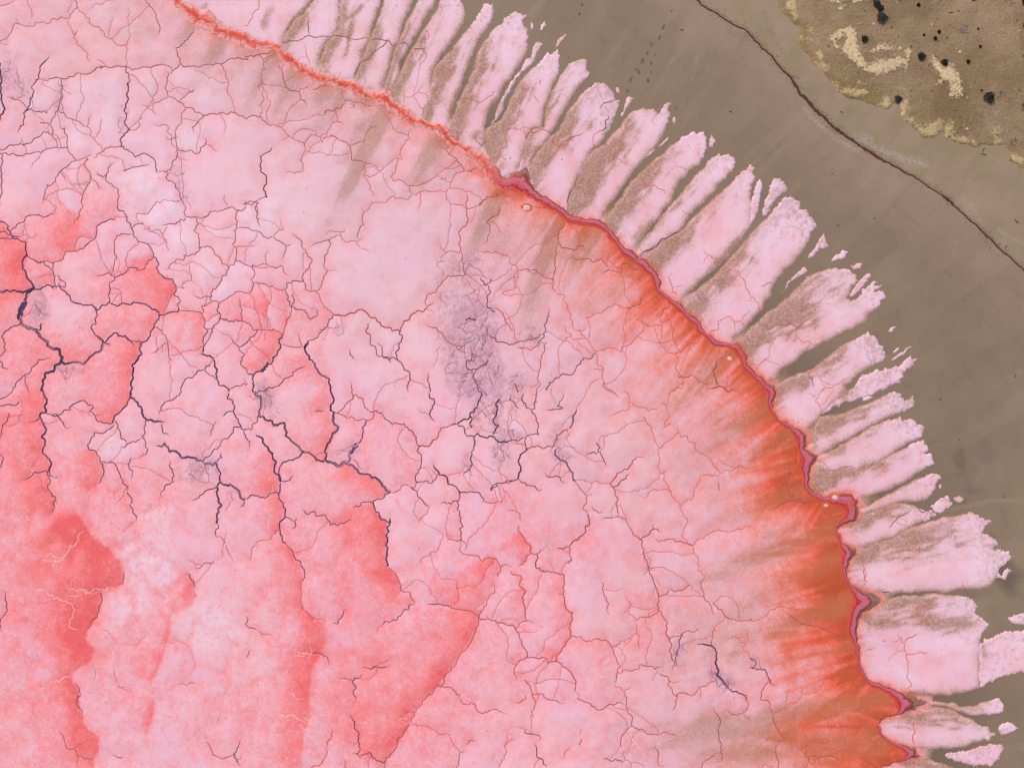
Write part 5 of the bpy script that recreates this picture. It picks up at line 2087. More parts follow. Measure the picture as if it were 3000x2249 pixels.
def crust_fields(Q, label=None):
    f = {}
    al = blob_field(Q, S_ALGAE, label)
    base = blob_field(Q, REGION)
    cd = crack_dist(Q)
    ptint = np.zeros(len(Q))
    if label is not None:
        # each plate holds more algae toward its lower, eastern side where brine stands
        g = np.zeros(len(Q)); r = np.random.default_rng(77)
        tint = np.zeros(len(Q))
        order = np.argsort(label, kind='stable'); ls = label[order]
        cuts = np.flatnonzero(np.diff(ls)) + 1
        for ch in np.split(order, cuts):
            tint[ch] = r.normal(0, 0.10); ptint[ch] = r.normal(0.05, 0.22)
            if label[ch[0]] < 0 or len(ch) < 12: continue
            q = Q[ch]; a = r.normal(0.35, 0.5); d = q @ np.array([math.cos(a), math.sin(a)])
            lo, hi = np.percentile(d, 3), np.percentile(d, 97)
            if hi - lo > 420: continue
            g[ch] = sstep((d - lo) / max(1, hi - lo), 0.35, 1.05) * np.clip(r.normal(1.0, 0.4), 0.2, 1.7)
        base = base * (0.75 + 0.9 * g) + np.where(base > 0.08, tint, tint * 0.4)
        base = base + 0.9 * (vnoise(Q, 210, 78, 5) - 0.5) * sstep(base, 0.02, 0.3)
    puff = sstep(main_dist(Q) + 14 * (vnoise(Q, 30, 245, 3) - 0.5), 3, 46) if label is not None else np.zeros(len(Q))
    if label is not None:
        # lobes of the thick crust in the south-west, where few cracks are open
        wt = blob_field(Q, REGION_LOBES)
        cell = lobe_edge(warp(Q, 9.0, 60.0, 4.0, 18.0))
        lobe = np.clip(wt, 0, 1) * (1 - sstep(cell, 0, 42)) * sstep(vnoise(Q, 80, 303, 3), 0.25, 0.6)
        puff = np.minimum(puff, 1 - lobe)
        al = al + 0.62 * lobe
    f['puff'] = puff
    al = np.where(al > 0, al * 0.55, al)
    al = al + side_field(Q, S_EDGE) * (0.5 if label is None else 0.84)
    al = al * (0.5 + 1.0 * vnoise(Q, 60, 244, 4))
    f['algae'] = np.clip(base * 0.8, 0, 0.6) + np.minimum(al * 0.78, 1.15) + 0.08 * np.exp(-(cd / 6.0) ** 2) + (0.10 * (1 - puff) if label is not None else 0)  # puff term paints relief shading: pinker rims make the plates look domed
    dl = dist_line(Q, LAKE_EDGE[::2])
    dr_, sr = RIDGE(Q)
    x = Q[:, 0]
    ray = vnoise(np.stack([sr, dr_ / 9.0], 1), 34, 241, 3)
    ray2 = vnoise(np.stack([sr, dr_ / 12.0], 1), 60, 242, 3)
    ray3 = vnoise(np.stack([sr, dr_ / 16.0], 1), 10, 246, 3)
    low = sstep(x, 1350, 2050); lower = sstep(x, 2100, 2450)
    mid_ = sstep(x, 1700, 2250)
    reach = 16 + 34 * mid_ + 50 * lower
    wide = 90 + 175 * low + 130 * lower
    near = np.exp(-(dl / (reach * (0.5 + 1.0 * ray2))) ** 1.2)
    f['orange'] = ((0.36 + 0.2 * lower) * blob_field(Q, S_ORANGE) * (0.35 + 1.2 * vnoise(Q, 45, 79, 4)) + 0.46 * near * (0.40 + 0.60 * sstep(x, 1250, 1700))
                   + (0.42 + 0.1 * lower) * np.exp(-(dl / (wide * (0.55 + 0.9 * ray2))) ** 1.3) * (0.30 + 0.70 * sstep(x, 1000, 1800)) * (0.55 + 0.8 * ray)
                   + 0.16 * np.exp(-(dl / 380) ** 2) * sstep(x, 1300, 2000)
                   + 0.55 * np.exp(-(dl / 16) ** 1.2) * (0.3 + 0.7 * low) * vnoise(Q, 40, 247, 3)) * (0.36 + 1.26 * ray3)
    if label is not None:
        streak = ray_field(Q, LAKE_STREAKS)
        soft = stroke_field(Q, S_SILT_WIDE, True) * 0.45
        f['silt'] = np.maximum(streak * (1.3 - 0.55 * low) * (0.55 + 0.9 * ray3), soft) + 0.6 * np.exp(-(dl / 210) ** 1.4) * (1 - 0.4 * sstep(x, 1300, 1900)) * np.clip(ray - 0.22, 0, 1)
        f['silt'] = f['silt'] + DUST(Q) * (0.3 + 1.4 * vnoise(Q, 75, 248, 4)) * (0.6 + 0.8 * ray2)
        f['silt'] = np.minimum(f['silt'], 0.66)
        f['smooth'] = np.ones(len(Q))
    else:
        f['silt'] = np.minimum(stroke_field(Q, S_SILT, True) * 1.1, 0.8)
        f['smooth'] = np.full(len(Q), 0.62)
    f['stain'] = np.minimum(blob_field(Q, S_STAIN_SOFT), 0.75)
    f['pale'] = blob_field(Q, S_PALE) * 0.9 + np.clip(ptint, -0.25, 0.6) + blob_field(Q, REGION_PALE) + 0.5 * (vnoise(Q, 160, 243, 4) - 0.5) + (0.34 * (puff - 0.45) if label is not None else 0)  # puff term paints a highlight: paler plate centres for a puffed look
    f['mottle'] = np.zeros(len(Q))
    # coarse grain belongs to the dry south-west of the lake
    f['grain'] = sstep(Q[:, 1] - 0.9 * Q[:, 0], 300, 1400) * 0.9
    return f

# ------------------------------------------------------------------ ground: mud flat to the horizon
WRACK = np.concatenate([pts('c0', '1640,-140 1730,-30 1810,40 1900,90 1990,150 2060,195 2140,230 2211,290'),
    pts('d0', '60,350 130,420 190,480 250,560 330,640 380,720 400,770 480,840 560,930 650,1010 740,1080 840,1150 930,1210 1040,1280 1150,1340 1250,1400 1350,1450 1450,1520 1550,1580 1640,1650'),
    pts('d1', '1550,60 1650,150 1750,240 1870,350 1990,470 2110,570 2211,670 2420,850 2700,1100')])
WRACK = fractal(WRACK, 0.05, 5.0, 21)
BANK_EDGE = np.concatenate([pts('d0', '120,-700 170,-300 215,-60 210,0 230,90 320,170 400,230 380,330 440,430 500,520 600,620 680,700 800,810 900,822 990,860 1080,892 1150,850 1180,830 1190,950 1300,1030 1380,1112 1500,1112 1560,1070 1640,1150 1750,1170 1880,1172 1950,1180 2060,1172 2080,1300 2150,1330 2211,1430 2400,1600 2800,1800')])
BANK_EDGE = fractal(BANK_EDGE, 0.10, 6.0, 22)

def axis(lo, hi, step, far):
    mid = np.arange(lo, hi + 1, step)
    out = []; d = step; v = hi
    while v < far:
        d *= 1.6; v += d; out.append(v)
    left = []; d = step; v = lo
    while v > -far:
        d *= 1.6; v -= d; left.append(v)
    return np.concatenate([left[::-1], mid, out])

MUD_DARK = parse_blobs('''
d2 1680,760 80,120 .6
d2 1660,640 60,60 .35
d2 1780,960 160,50 .5
d2 2060,1560 110,80 .8
d3 2100,140 110,110 .9
d2 1700,1060 120,40 .6
d2 1950,1330 60,60 .6
d1 830,580 120,60 .25
''')
MUD_DUST = parse_strokes('''
d0 70 .55 820,1110 1000,1190 1230,1290 1420,1340
d0 45 .5 430,880 560,1010 760,1170 880,1230
d0 40 .5 900,1080 980,1130
d0 50 .35 1450,1550 1640,1640
d1 40 .4 1700,60 1850,250
d1 40 .45 2000,330 2211,480
c0 60 .3 1900,60 2150,190
''')
MUD_GRIT = parse_strokes('''
d0 60 .55 90,90 200,320 290,500 420,700 560,880 760,1040
d0 30 .5 400,760 640,1000 840,1150
d0 120 .35 800,1080 1200,1300 1500,1560
d0 40 .5 1860,1200 1760,1400 1640,1640
d1 90 .4 1850,150 2100,400 2211,520
c0 30 .3 1840,50 2180,260
''')
MUD_STREAK = parse_strokes('''
c0 5 .5 1700,390 1600,470 1480,590
c0 5 .45 1800,310 1760,500 1730,700
c0 5 .4 1880,480 1830,640 1740,740
c0 5 .35 1560,90 1530,190
c0 4 .3 1760,340 1640,440
d1 6 .4 1310,390 1140,450
d1 6 .35 1460,230 1340,380
d1 6 .35 1700,330 1640,560
d1 5 .3 1550,420 1440,500
d1 6 .6 1790,40 1660,140
d1 6 .5 1830,120 1740,195
d0 5 .5 1960,1260 1860,1370 1740,1490
d2 10 .35 1800,650 1880,760 1830,850
d2 16 .4 1560,1100 1750,1050 2000,1010 2300,1000
d2 8 .35 2200,1150 2120,1330 2000,1390
d2 6 .3 1600,780 1740,790
''')

def build_ground():
    xs = axis(760, 3080, 6.5, 1.2e5); ys = axis(-90, 2340, 6.5, 1.2e5)
    X, Y = np.meshgrid(xs, ys)
    Q = np.stack([X.ravel(), Y.ravel()], 1)
    nx, ny = len(xs), len(ys)
    i, j = np.meshgrid(np.arange(nx - 1), np.arange(ny - 1))
    a = (j * nx + i).ravel()
    F = np.stack([a, a + nx, a + nx + 1, a + 1], 1)
    near = (np.abs(Q[:, 0] - 1500) < 4000) & (np.abs(Q[:, 1] - 1124) < 4000)
    z = np.full(len(Q), -0.032)
    z[near] += (vnoise(Q[near], 60, 31, 4) - 0.5) * 0.030
    at = {k: np.zeros(len(Q)) for k in ('rosy', 'dark', 'dust', 'grit', 'beach', 'streak', 'channel', 'fan')}
    N = np.where(near)[0]; q = Q[N]
    dw = dist_line(q, WRACK[::3])
    sea = inside(q, np.concatenate([WRACK, [(8000, 3000), (8000, -8000), (1500, -8000)]]))
    at['rosy'][N] = np.where(sea, 0.2, np.exp(-(dw / 150) ** 2) * 0.9) + 0.25 * (vnoise(q, 260, 33, 2) - 0.4)
    at['beach'][N] = np.where(sea, sstep(dw, 0, 18), 0)
    at['dark'][N] = blob_field(q, MUD_DARK)
    at['dust'][N] = stroke_field(q, MUD_DUST)
    at['grit'][N] = stroke_field(q, MUD_GRIT)
    dr2, sr2 = Ridge(SHORE_EDGE, 61, 6)(q)
    fan = vnoise(np.stack([sr2, dr2 / 10.0], 1), 16, 35, 4)
    at['streak'][N] = stroke_field(q, MUD_STREAK) * 0.8 + 1.15 * np.clip(fan - 0.5, 0, 1) * sstep(dr2, 60, 260) * vnoise(q, 130, 36, 3)
    wl = np.clip(np.sin(dr2 / 13.0 + 9 * vnoise(q, 140, 38, 3)) - 0.75, 0, 1) * 1.2 * sstep(dr2, 200, 420) * vnoise(q, 90, 39, 3)
    at['fan'][N] = np.clip(0.5 - fan, 0, 1) * 1.6 * vnoise(q, 150, 37, 3) + np.where(sea, 0, wl)
    ds = dist_line(q, SHORE_EDGE[::4])
    at['channel'][N] = np.exp(-(ds / 190) ** 2)
    far = ~near
    at['beach'][far & (Q[:, 0] - 1500 - (Q[:, 1] - 1124) * 0.6 > 2000)] = 1.0
    g = mesh_obj('mud_flat', to3(Q, z), F, M['mud'], at)
    tag(g, kind='structure')
    return g

MUD = build_ground()

# ------------------------------------------------------------------ lake floor under the crust, far out over the lake
def build_lake_floor():
    far = np.concatenate([[(-9e4, -9e4), (-4e3, -2.4e3)], [(80, -MARG), (330, -170)], LAKE_EDGE[::6], [(2480, H_IMG + MARG), (2500, 6e3), (2500, 9e4), (-9e4, 9e4)]])
    E = [(i, (i + 1) % len(far)) for i in range(len(far))]
    Q, T, _ = cdt(far, E)
    T = T[inside(Q[T].mean(1), far)]
    z = np.full(len(Q), -0.004)
    at = {k: np.zeros(len(Q)) for k in CRUST_ATTRS}
    at['algae'][:] = 0.2
    return tag(mesh_obj('lake_floor', to3(Q, z), T, M['crust'], at, smooth=False), kind='structure')

FLOOR = build_lake_floor()

# ------------------------------------------------------------------ lake crust: plates between cracks
CRUST_Z = 0.10
def build_lake():
    Q, T, tg, tn, dp, crack, bd = crust_mesh(LAKE_POLY, ALL_CRACKS, 7.0, 3, near=(-40, -40, 2900, 2300))
    # plates = connected crust triangles
    ids = np.where(~crack)[0]
    parent = np.arange(len(T))
    def find(a):
        while parent[a] != a:
            parent[a] = parent[parent[a]]; a = parent[a]
        return a
    edge = {}
    for t in ids.tolist():
        a, b, c = T[t].tolist()
        for e in ((a, b) if a < b else (b, a), (b, c) if b < c else (c, b), (c, a) if c < a else (a, c)):
            o = edge.get(e)
            if o is None: edge[e] = t
            else:
                ra, rb = find(o), find(t)
                if ra != rb: parent[ra] = rb
    lab = np.full(len(T), -1)
    for t in ids.tolist(): lab[t] = find(t)
    A = Q[T]
    area = np.abs((A[:, 1, 0] - A[:, 0, 0]) * (A[:, 2, 1] - A[:, 0, 1]) - (A[:, 1, 1] - A[:, 0, 1]) * (A[:, 2, 0] - A[:, 0, 0])) / 2
    vlab = np.full(len(Q), -1)
    vlab[T[ids].ravel()] = np.repeat(lab[ids], 3)
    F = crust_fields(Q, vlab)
    cd = crack_dist(Q)
    z = CRUST_Z - 0.03 + (vnoise(Q, 60, 41, 4) - 0.5) * 0.05 + 0.050 * F['puff'] + 0.016 * (1 - np.exp(-cd / 4.0))
    zb_ = np.minimum(sstep(dist_line(Q, LAKE_EDGE[::3]), 0, 16), 1)
    z = (CRUST_Z - 0.005) * (1 - zb_) + z * zb_
    z = np.where(bd, CRUST_Z - 0.005, z) - np.where(tg == 2, dp, 0)
    names = CRUST_ATTRS
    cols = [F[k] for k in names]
    big = []; chips_of = []
    for l in np.unique(lab[ids]):
        m = lab == l
        s = area[m].sum()
        if s < 90: chips_of.append(m)            # crumbs between the cracks
        else: big.append((s, l))
    big.sort(reverse=True)
    chips_of += [lab == l for s, l in big[295:]]      # the smallest chips stay together
    big = big[:295]
    V = to3(Q, z)
    for s, l in big:
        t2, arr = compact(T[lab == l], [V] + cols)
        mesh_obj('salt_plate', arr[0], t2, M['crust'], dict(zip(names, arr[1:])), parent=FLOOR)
    if chips_of:
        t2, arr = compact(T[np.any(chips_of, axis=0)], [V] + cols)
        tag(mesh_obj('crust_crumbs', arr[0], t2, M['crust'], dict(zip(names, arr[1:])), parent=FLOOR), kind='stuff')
    chips = tn.sum(1) == 0
    tn[chips] = TONES['m'][:3]
    t2, arr = compact(T[crack], [V, tn])
    mesh_obj('crack_bed', arr[0], t2, M['crack'], {'tone': arr[1]}, parent=FLOOR)
    print('plates', len(big), 'tris', len(T), 'verts', len(Q), round(time.time() - T0, 1))

build_lake()

# ------------------------------------------------------------------ algae band along the shore
def build_band():
    poly = np.concatenate([LAKE_EDGE, SHORE_EDGE[::-1]])
    E = [(i, (i + 1) % len(poly)) for i in range(len(poly))]
    G = grid_points(poly.min(0), poly.max(0), 4.0, 9)
    G = G[inside(G, poly)]
    dl, ds = dist_line(G, LAKE_EDGE), dist_line(G, SHORE_EDGE)
    G = G[(dl > 1.2) & (ds > 1.2)]
    Q, T, _ = cdt(np.concatenate([poly, G]), E)
    T = T[inside(Q[T].mean(1), poly)]
    dl, ds = dist_line(Q, LAKE_EDGE), dist_line(Q, SHORE_EDGE)
    u = dl / np.maximum(dl + ds, 1e-6)
    prof = np.sin(np.pi * np.clip(u, 0, 1)) ** 0.7
    z = CRUST_Z - 0.004 + prof * (0.018 + 0.03 * vnoise(Q, 9, 51, 3)) - 0.085 * sstep(u, 0.75, 1.0)
    at = {'across': u, 'mauve': sstep(Q[:, 0] + 0.35 * Q[:, 1], 1560, 1720), 'silt': stroke_field(Q, S_SILT, True) * (1 - 0.8 * sstep(Q[:, 0], 1500, 1600))}
    o = mesh_obj('algae_ridge', to3(Q, z), T, M['band'], at)
    tag(o, 'crimson and mauve algae ridge winding between the pink lake crust and the salt fingers', 'algae ridge')

build_band()

# ------------------------------------------------------------------ silted salt apron from which the fingers grow
def build_apron():
    sr = Ridge(SHORE_EDGE, 31, 5); p = sr.p
    d = np.gradient(p, axis=0); ln = np.hypot(d[:, 0], d[:, 1]); n = np.stack([d[:, 1] / ln, -d[:, 0] / ln], 1)
    outer = fractal(p + n * (60 + 60 * vnoise(p, 60, 55, 2))[:, None], 0.1, 6, 56)
    poly = np.concatenate([LAKE_EDGE[::2], outer[::-1]])
    E = [(i, (i + 1) % len(poly)) for i in range(len(poly))]
    G = grid_points(poly.min(0), poly.max(0), 7.0, 57); G = G[inside(G, poly)]
    Q, T, _ = cdt(np.concatenate([poly, G]), E)
    T = T[inside(Q[T].mean(1), poly)]
    do = dist_line(Q, outer[::2]); ds = dist_line(Q, SHORE_EDGE[::3])
    F = crust_fields(Q)
    F['silt'] = np.clip(0.62 + 0.012 * ds - 0.5 * np.exp(-ds / 14), 0, 1.3) + 0.3 * (vnoise(Q, 30, 58, 3) - 0.5)
    F['orange'] = np.clip(F['orange'], 0, 1) * np.exp(-ds / 14.0); F['algae'] *= 0.3; F['pale'] = np.full(len(Q), 0.4)
    z = -0.05 + 0.04 * sstep(do, 0, 45) + (vnoise(Q, 25, 59, 3) - 0.5) * 0.012
    o = mesh_obj('salt_apron', to3(Q, z), T, M['crust'], {k: F[k] for k in CRUST_ATTRS})
    tag(o, kind='structure')
build_apron()

# ------------------------------------------------------------------ salt fingers on the mud
def build_finger(i, img_tile, text, label):
    p = pts(img_tile, text)
    closed = np.concatenate([p, p[:1]])
    small = (p.max(0) - p.min(0)).max() < 45
    ds0 = dist_line(p, SHORE_EDGE[::4])
    rough = fractal(closed, 0.07 if small else 0.055, 4.0, 300 + i)[:-1]
    dr = dist_line(rough, SHORE_EDGE[::4])
    span = max(dr.max(), 1e-3)
    rooted = ds0.min() < 30
    t_b = dr / span if rooted else np.ones(len(rough))
    # ragged tips
    r = np.random.default_rng(700 + i)
    d = np.roll(rough, -1, 0) - np.roll(rough, 1, 0); ln = np.maximum(np.hypot(d[:, 0], d[:, 1]), 1e-6)
    nrm = np.stack([-d[:, 1] / ln, d[:, 0] / ln], 1)
    thin = np.clip(abs(np.sum(p[:, 0] * np.roll(p[:, 1], -1) - p[:, 1] * np.roll(p[:, 0], -1))) / 2 / max(1, np.hypot(*(p.max(0) - p.min(0)))) / 28, 0.18, 1)
    amp = (0.7 + 3.2 * sstep(t_b, 0.72, 0.92)) * thin
    ii = np.arange(len(rough)); fr = r.uniform(1.3, 5.0); tear = r.uniform(0.35, 1.35)
    jag = (vnoise(np.stack([ii * 1.0, ii * 0.0 + 13 * i], 1), fr, 69, 2) - 0.5) * 3.4 * tear + np.clip(r.normal(0, 1, len(rough)), -1.6, 1.6) * 0.45
    rough = rough + nrm * (amp * jag)[:, None]
    tipsoft = r.uniform(0, 1)
    sho = lambda q: abs(np.sum(q[:, 0] * np.roll(q[:, 1], -1) - q[:, 1] * np.roll(q[:, 0], -1)))
    outw = 1.0 if sho(rough + nrm) > sho(rough) else -1.0
    if not small:
        rough = rough + outw * nrm * (6.0 * (1 - sstep(t_b, 0.6, 0.92)) * thin)[:, None]
    area = np.sum(rough[:, 0] * np.roll(rough[:, 1], -1) - rough[:, 1] * np.roll(rough[:, 0], -1))
    sgn = -1 if area > 0 else 1
    inset = rough - sgn * nrm * 2.4
    inset2 = rough + sgn * nrm * 2.4
    extra = np.concatenate([inset, inset2])
    extra = extra[inside(extra, rough)]
    bb = np.array([rough.min(0) - 5, rough.max(0) + 5])
    cr = [c for c in ALL_CRACKS if (c[2][:, 0].max() > bb[0, 0] and c[2][:, 0].min() < bb[1, 0] and c[2][:, 1].max() > bb[0, 1] and c[2][:, 1].min() < bb[1, 1])]
    Q, T, tg, tn, dp, crack, bd = crust_mesh(rough, cr, 6.0 if not small else 3.5, 900 + i, extra)
    ring = np.concatenate([rough, rough[:1]])
    de = dist_line(Q, ring)
    ds = dist_line(Q, SHORE_EDGE[::3])
    t = ds / span if rooted else np.ones(len(Q))
    tip = sstep(t, 0.70, 0.93)
    F = crust_fields(Q)
    wob = 0.5 + vnoise(Q, 30, 61, 3)
    soft = 3.0 + 7.0 * tipsoft * tip * vnoise(Q, 26, 71, 2) + (17.0 if not small else 4.0) * (1 - tip) * wob
    edge = np.exp(-(de / soft) ** 1.2)
    root = sstep(ds, 3, 26) if rooted else 1.0
    rim = np.maximum(edge * (0.2 + 0.55 * (1 - tip) + 0.5 * tipsoft * tip), np.exp(-(de / (1.5 + 4.5 * (1 - tip) * wob)) ** 1.5) * (0.2 + 0.95 * (1 - tip))) * np.clip(root + 0.25, 0, 1)
    lane = np.full(len(Q), 0.5)
    if rooted and not small and i > 0:
        # silt caught on the upstream (left-hand) flank, from the root to about half way
        rt = rough[dr < np.percentile(dr, 12) + 1].mean(0); tp = rough[dr > np.percentile(dr, 92)].mean(0)
        ax = (tp - rt) / max(1e-6, np.hypot(*(tp - rt)))
        sgd = (Q - rt) @ np.array([ax[1], -ax[0]])
        hw_ = max(6.0, np.percentile(np.abs(sgd), 80))
        nn = sgd / hw_ + 0.9 * (vnoise(Q, 38, 64, 3) - 0.5)
        lane = vnoise(np.stack([(Q - rt) @ ax / 6.0, sgd], 1), 9, 65, 2)
        F['silt'] = F['silt'] + 1.05 * sstep(nn, -0.35, 0.95) * (1 - sstep(t + 0.3 * (vnoise(Q, 45, 66, 2) - 0.5), 0.35, 0.98)) * (0.2 + 1.5 * lane) * r.uniform(0.6, 1.2)
    if rooted and not small:
        F['silt'] = F['silt'] + 0.55 * np.clip(lane - 0.5, 0, 1) * (1 - 0.5 * tip)
    F['silt'] = np.maximum(np.minimum(F['silt'], 0.82), rim)
    F['algae'] = F['algae'] * 0.55
    F['orange'] = np.clip(F['orange'], 0, 1) * np.exp(-ds / 12.0) * 0.8 + 0.30 * np.clip(vnoise(Q, 55, 62, 3) - 0.42, 0, 1) * 2.2 * np.exp(-np.abs(t - 0.4) * 3)
    F['pale'] = 0.6 + 0.45 * sstep(t, 0.35, 0.95) * (1 if rooted else 0.5) + 0.9 * (vnoise(Q, 70, 67, 3) - 0.5)
    F['mottle'] = (0.35 + 0.75 * sstep(t, 0.4, 0.95)) * (1.0 if not small else 0.7) + 0.8 * r.uniform(0, 1) ** 2 * sstep(t, 0.6, 0.95) * vnoise(Q, 50, 68, 2)
    F['grain'] = np.zeros(len(Q))
    top = 0.024 + 0.035 * (1 - tip) * (np.clip(1 - t, 0, 1) ** 0.5)
    rise = sstep(de, 0.0, 2.0 + (1 - tip) * 9.0 * (0.2 if small else thin ** 2))
    zb = -0.034 if not small else -0.03
    z = zb + (top - zb) * rise + (vnoise(Q, 40, 63, 3) - 0.5) * 0.012 * rise
    z = np.where(bd, zb, z) - np.where(tg == 2, np.minimum(dp, 0.03), 0)
    V = to3(Q, z)
    c = rough.mean(0); org = (wx(c[0]), wy(c[1]), 0.0)
    t2, arr = compact(T[~crack], [V] + [F[k] for k in CRUST_ATTRS])
    name = 'salt_finger' if not small else 'salt_islet'
    o = mesh_obj(name, arr[0], t2, M['crust'], dict(zip(CRUST_ATTRS, arr[1:])), origin=org)
    tag(o, label, 'salt finger' if not small else 'salt islet', 'salt fingers along the shore' if not small else 'salt islets off the fingers')
    for piece in split_pieces(T[crack]):
        if len(piece) < 8: continue
        t2, arr = compact(piece, [V, tn])
        arr[1][arr[1].sum(1) == 0] = TONES['r'][:3]
        k = mesh_obj('crack', arr[0], t2, M['crack'], {'tone': arr[1]}, origin=org)
        k.parent = o; k.location = (0, 0, 0)

def split_pieces(T):
    """connected groups of triangles"""
    par = {}
    def find(a):
        while par[a] != a:
            par[a] = par[par[a]]; a = par[a]
        return a
    for t in T.tolist():
        for v in t: par.setdefault(v, v)
        a = find(t[0])
        for v in t[1:]:
            b = find(v)
            if a != b: par[b] = a
    out = {}
    for t in T.tolist(): out.setdefault(find(t[0]), []).append(t)
    return [np.array(v) for v in out.values()]

for i, (tile_id, tx, lb) in enumerate(FINGERS):
    build_finger(i, tile_id, tx, lb)
print('fingers', round(time.time() - T0, 1))

# ------------------------------------------------------------------ the bank (dry land)
BANK_OCHRE = parse_strokes('''
d0 72 .95 250,20 330,130 430,230
d0 78 .95 430,260 410,340 480,470 560,590
d0 65 .9 600,620 700,690 800,780 930,810 1040,850
d0 52 .7 380,160 470,190
d0 46 .9 930,740 1040,790
d0 52 .6 1200,930 1330,1050 1480,1090
d0 52 .6 1600,1100 1760,1150 1900,1150
d0 65 .8 2080,1240 2150,1280
d0 52 .6 2180,1350 2230,1440
d0 117 .35 600,480 700,600 900,700
d0 156 .3 1000,640 1200,700
d0 182 .3 1980,450 2150,560
''')
BANK_SAND = parse_blobs('''
d0 290,40 70,70 .95
d0 345,25 40,50 .6
d0 365,135 50,50 .75
d0 415,310 45,35 .7
d0 500,285 35,60 .6
d0 590,430 30,80 .95
d0 640,540 45,40 .8
d0 570,560 60,45 .7
d0 520,520 40,40 .5
d0 690,690 60,40 .75
d0 800,765 100,45 .9
d0 740,640 50,30 .5
d0 900,760 50,20 .6
d0 1100,835 45,65 1.0
d0 1030,850 40,25 .6
d0 1240,890 55,110 .9
d0 1290,1000 40,50 .6
d0 1440,1060 110,50 1.1
d0 1510,1000 45,30 .8
d0 1620,1060 40,70 .8
d0 1720,1130 110,35 .75
d0 1850,1140 50,20 .5
d0 1990,1080 40,70 .8
d0 2010,1160 90,35 .6
d0 2150,1290 80,35 1.0
d0 2190,1400 35,60 .8
d0 860,680 25,18 .8
d0 1210,720 28,14 .9
''')
BANK_CREAM = parse_strokes('''
d0 68 1.0 700,290 770,270 800,340 760,400 830,470 900,540 960,575 1080,560 1190,520
d0 51 .9 800,280 830,400
d0 43 .9 1255,420 1240,560
d0 84 .85 1000,540 1130,520
d0 38 .7 970,430 1030,390 1150,410 1200,405
d0 27 .8 640,310 680,390
d0 34 .8 620,310 700,280
d0 61 1.0 1480,500 1530,580 1590,640
d0 93 1.05 1600,600 1640,660 1660,740
d0 38 .6 1560,620 1520,690
d0 30 .8 640,20 720,30 770,20
d0 27 .75 700,80 750,60
d0 34 .75 820,30 850,10
d0 30 .8 870,5 950,8
d0 27 .7 865,195 885,195
d0 27 .7 955,210 985,215
d0 20 .7 1450,215 1460,235
d0 24 .7 1630,400 1640,430
d0 24 .7 1660,425 1680,435
d0 20 .6 1380,825 1380,840
d0 15 .7 1730,800 1730,812
d0 30 .75 1735,1045 1760,1030
d0 24 .6 2165,270 2165,330
d0 20 .6 2025,255 2035,265
d0 16 .6 1985,410 1990,425
d0 14 .7 1985,1070 2005,1030
''')

def build_bank():
    r = BANK_EDGE
    poly = np.concatenate([r, [(3900, 2600), (3900, -700), (2300, -700)]])
    E = [(i, (i + 1) % len(poly)) for i in range(len(poly))]
    d = np.gradient(r, axis=0); ln = np.maximum(np.hypot(d[:, 0], d[:, 1]), 1e-6)
    nrm = np.stack([-d[:, 1] / ln, d[:, 0] / ln], 1)
    inset = np.concatenate([r - nrm * 2.5, r + nrm * 2.5])
    G = grid_points(poly.min(0), poly.max(0), 6.0, 71)
    inn = (G[:, 0] < 3080) & (G[:, 1] > -90) & (G[:, 1] < 700)
    G = np.concatenate([G[inn], grid_points(poly.min(0), poly.max(0), 40, 72), inset])
    G = G[inside(G, poly)]
    dd = dist_line(G, r[::2])
    G = G[dd > 1.5]
    Q, T, orig = cdt(np.concatenate([poly, G]), E)
    T = T[inside(Q[T].mean(1), poly)]
    de = dist_line(Q, r)
    at = {'ochre': stroke_field(Q, BANK_OCHRE) + 0.25 * np.exp(-de / 8), 'sand': blob_field(Q, BANK_SAND), 'cream': stroke_field(Q, BANK_CREAM), 'lip': np.exp(-de / 4)}
    z = -0.06 + 0.07 * sstep(de, 0, 5) + 0.35 * sstep(de, 0, 160) + (vnoise(Q, 50, 73, 4) - 0.5) * 0.12 * sstep(de, 0, 20) + 0.05 * at['sand'] * sstep(de, 0, 5) + 0.03 * at['cream']
    z = np.where(de < 0.05, -0.07, z)
    return tag(mesh_obj('bank', to3(Q, z), T, M['bank'], at), kind='structure'), Q, z

BANK, BQ, BZ = build_bank()
KB = kdtree.KDTree(len(BQ))
for _i, _q in enumerate(BQ): KB.insert((_q[0], _q[1], 0), _i)
KB.balance()
BANK_POLY = np.concatenate([BANK_EDGE, [(3900, 2600), (3900, -700), (2300, -700)]])

def ground_z(x, y):
    if inside(np.array([[x, y]]), BANK_POLY)[0]:
        return float(BZ[KB.find((x, y, 0))[1]])
    return -0.03

# ------------------------------------------------------------------ small builders
def tube(V, F, p, q, r0, r1, n=4):
    """tapered prism from p to q, appended to V, F (triangles)"""
    p = np.array(p, float); q = np.array(q, float)
    d = q - p; d = d / max(1e-9, np.linalg.norm(d))
    u = np.cross(d, (0, 0, 1)) if abs(d[2]) < 0.9 else np.cross(d, (1, 0, 0))
    u = u / np.linalg.norm(u); w = np.cross(d, u)
    b = len(V)
    for c, rr in ((p, r0), (q, r1)):
        for k in range(n):
            a = 2 * math.pi * k / n
            V.append(c + (u * math.cos(a) + w * math.sin(a)) * rr)
    for k in range(n):
        k2 = (k + 1) % n
        F.append((b + k, b + k2, b + n + k2)); F.append((b + k, b + n + k2, b + n + k))
    for k in range(1, n - 1):
        F.append((b + n, b + n + k, b + n + k + 1)); F.append((b, b + k + 1, b + k))

def empty(name, loc):
    o = bpy.data.objects.new(name, None)
    o.empty_display_size = 0.2
    o.location = loc
    return link(o)

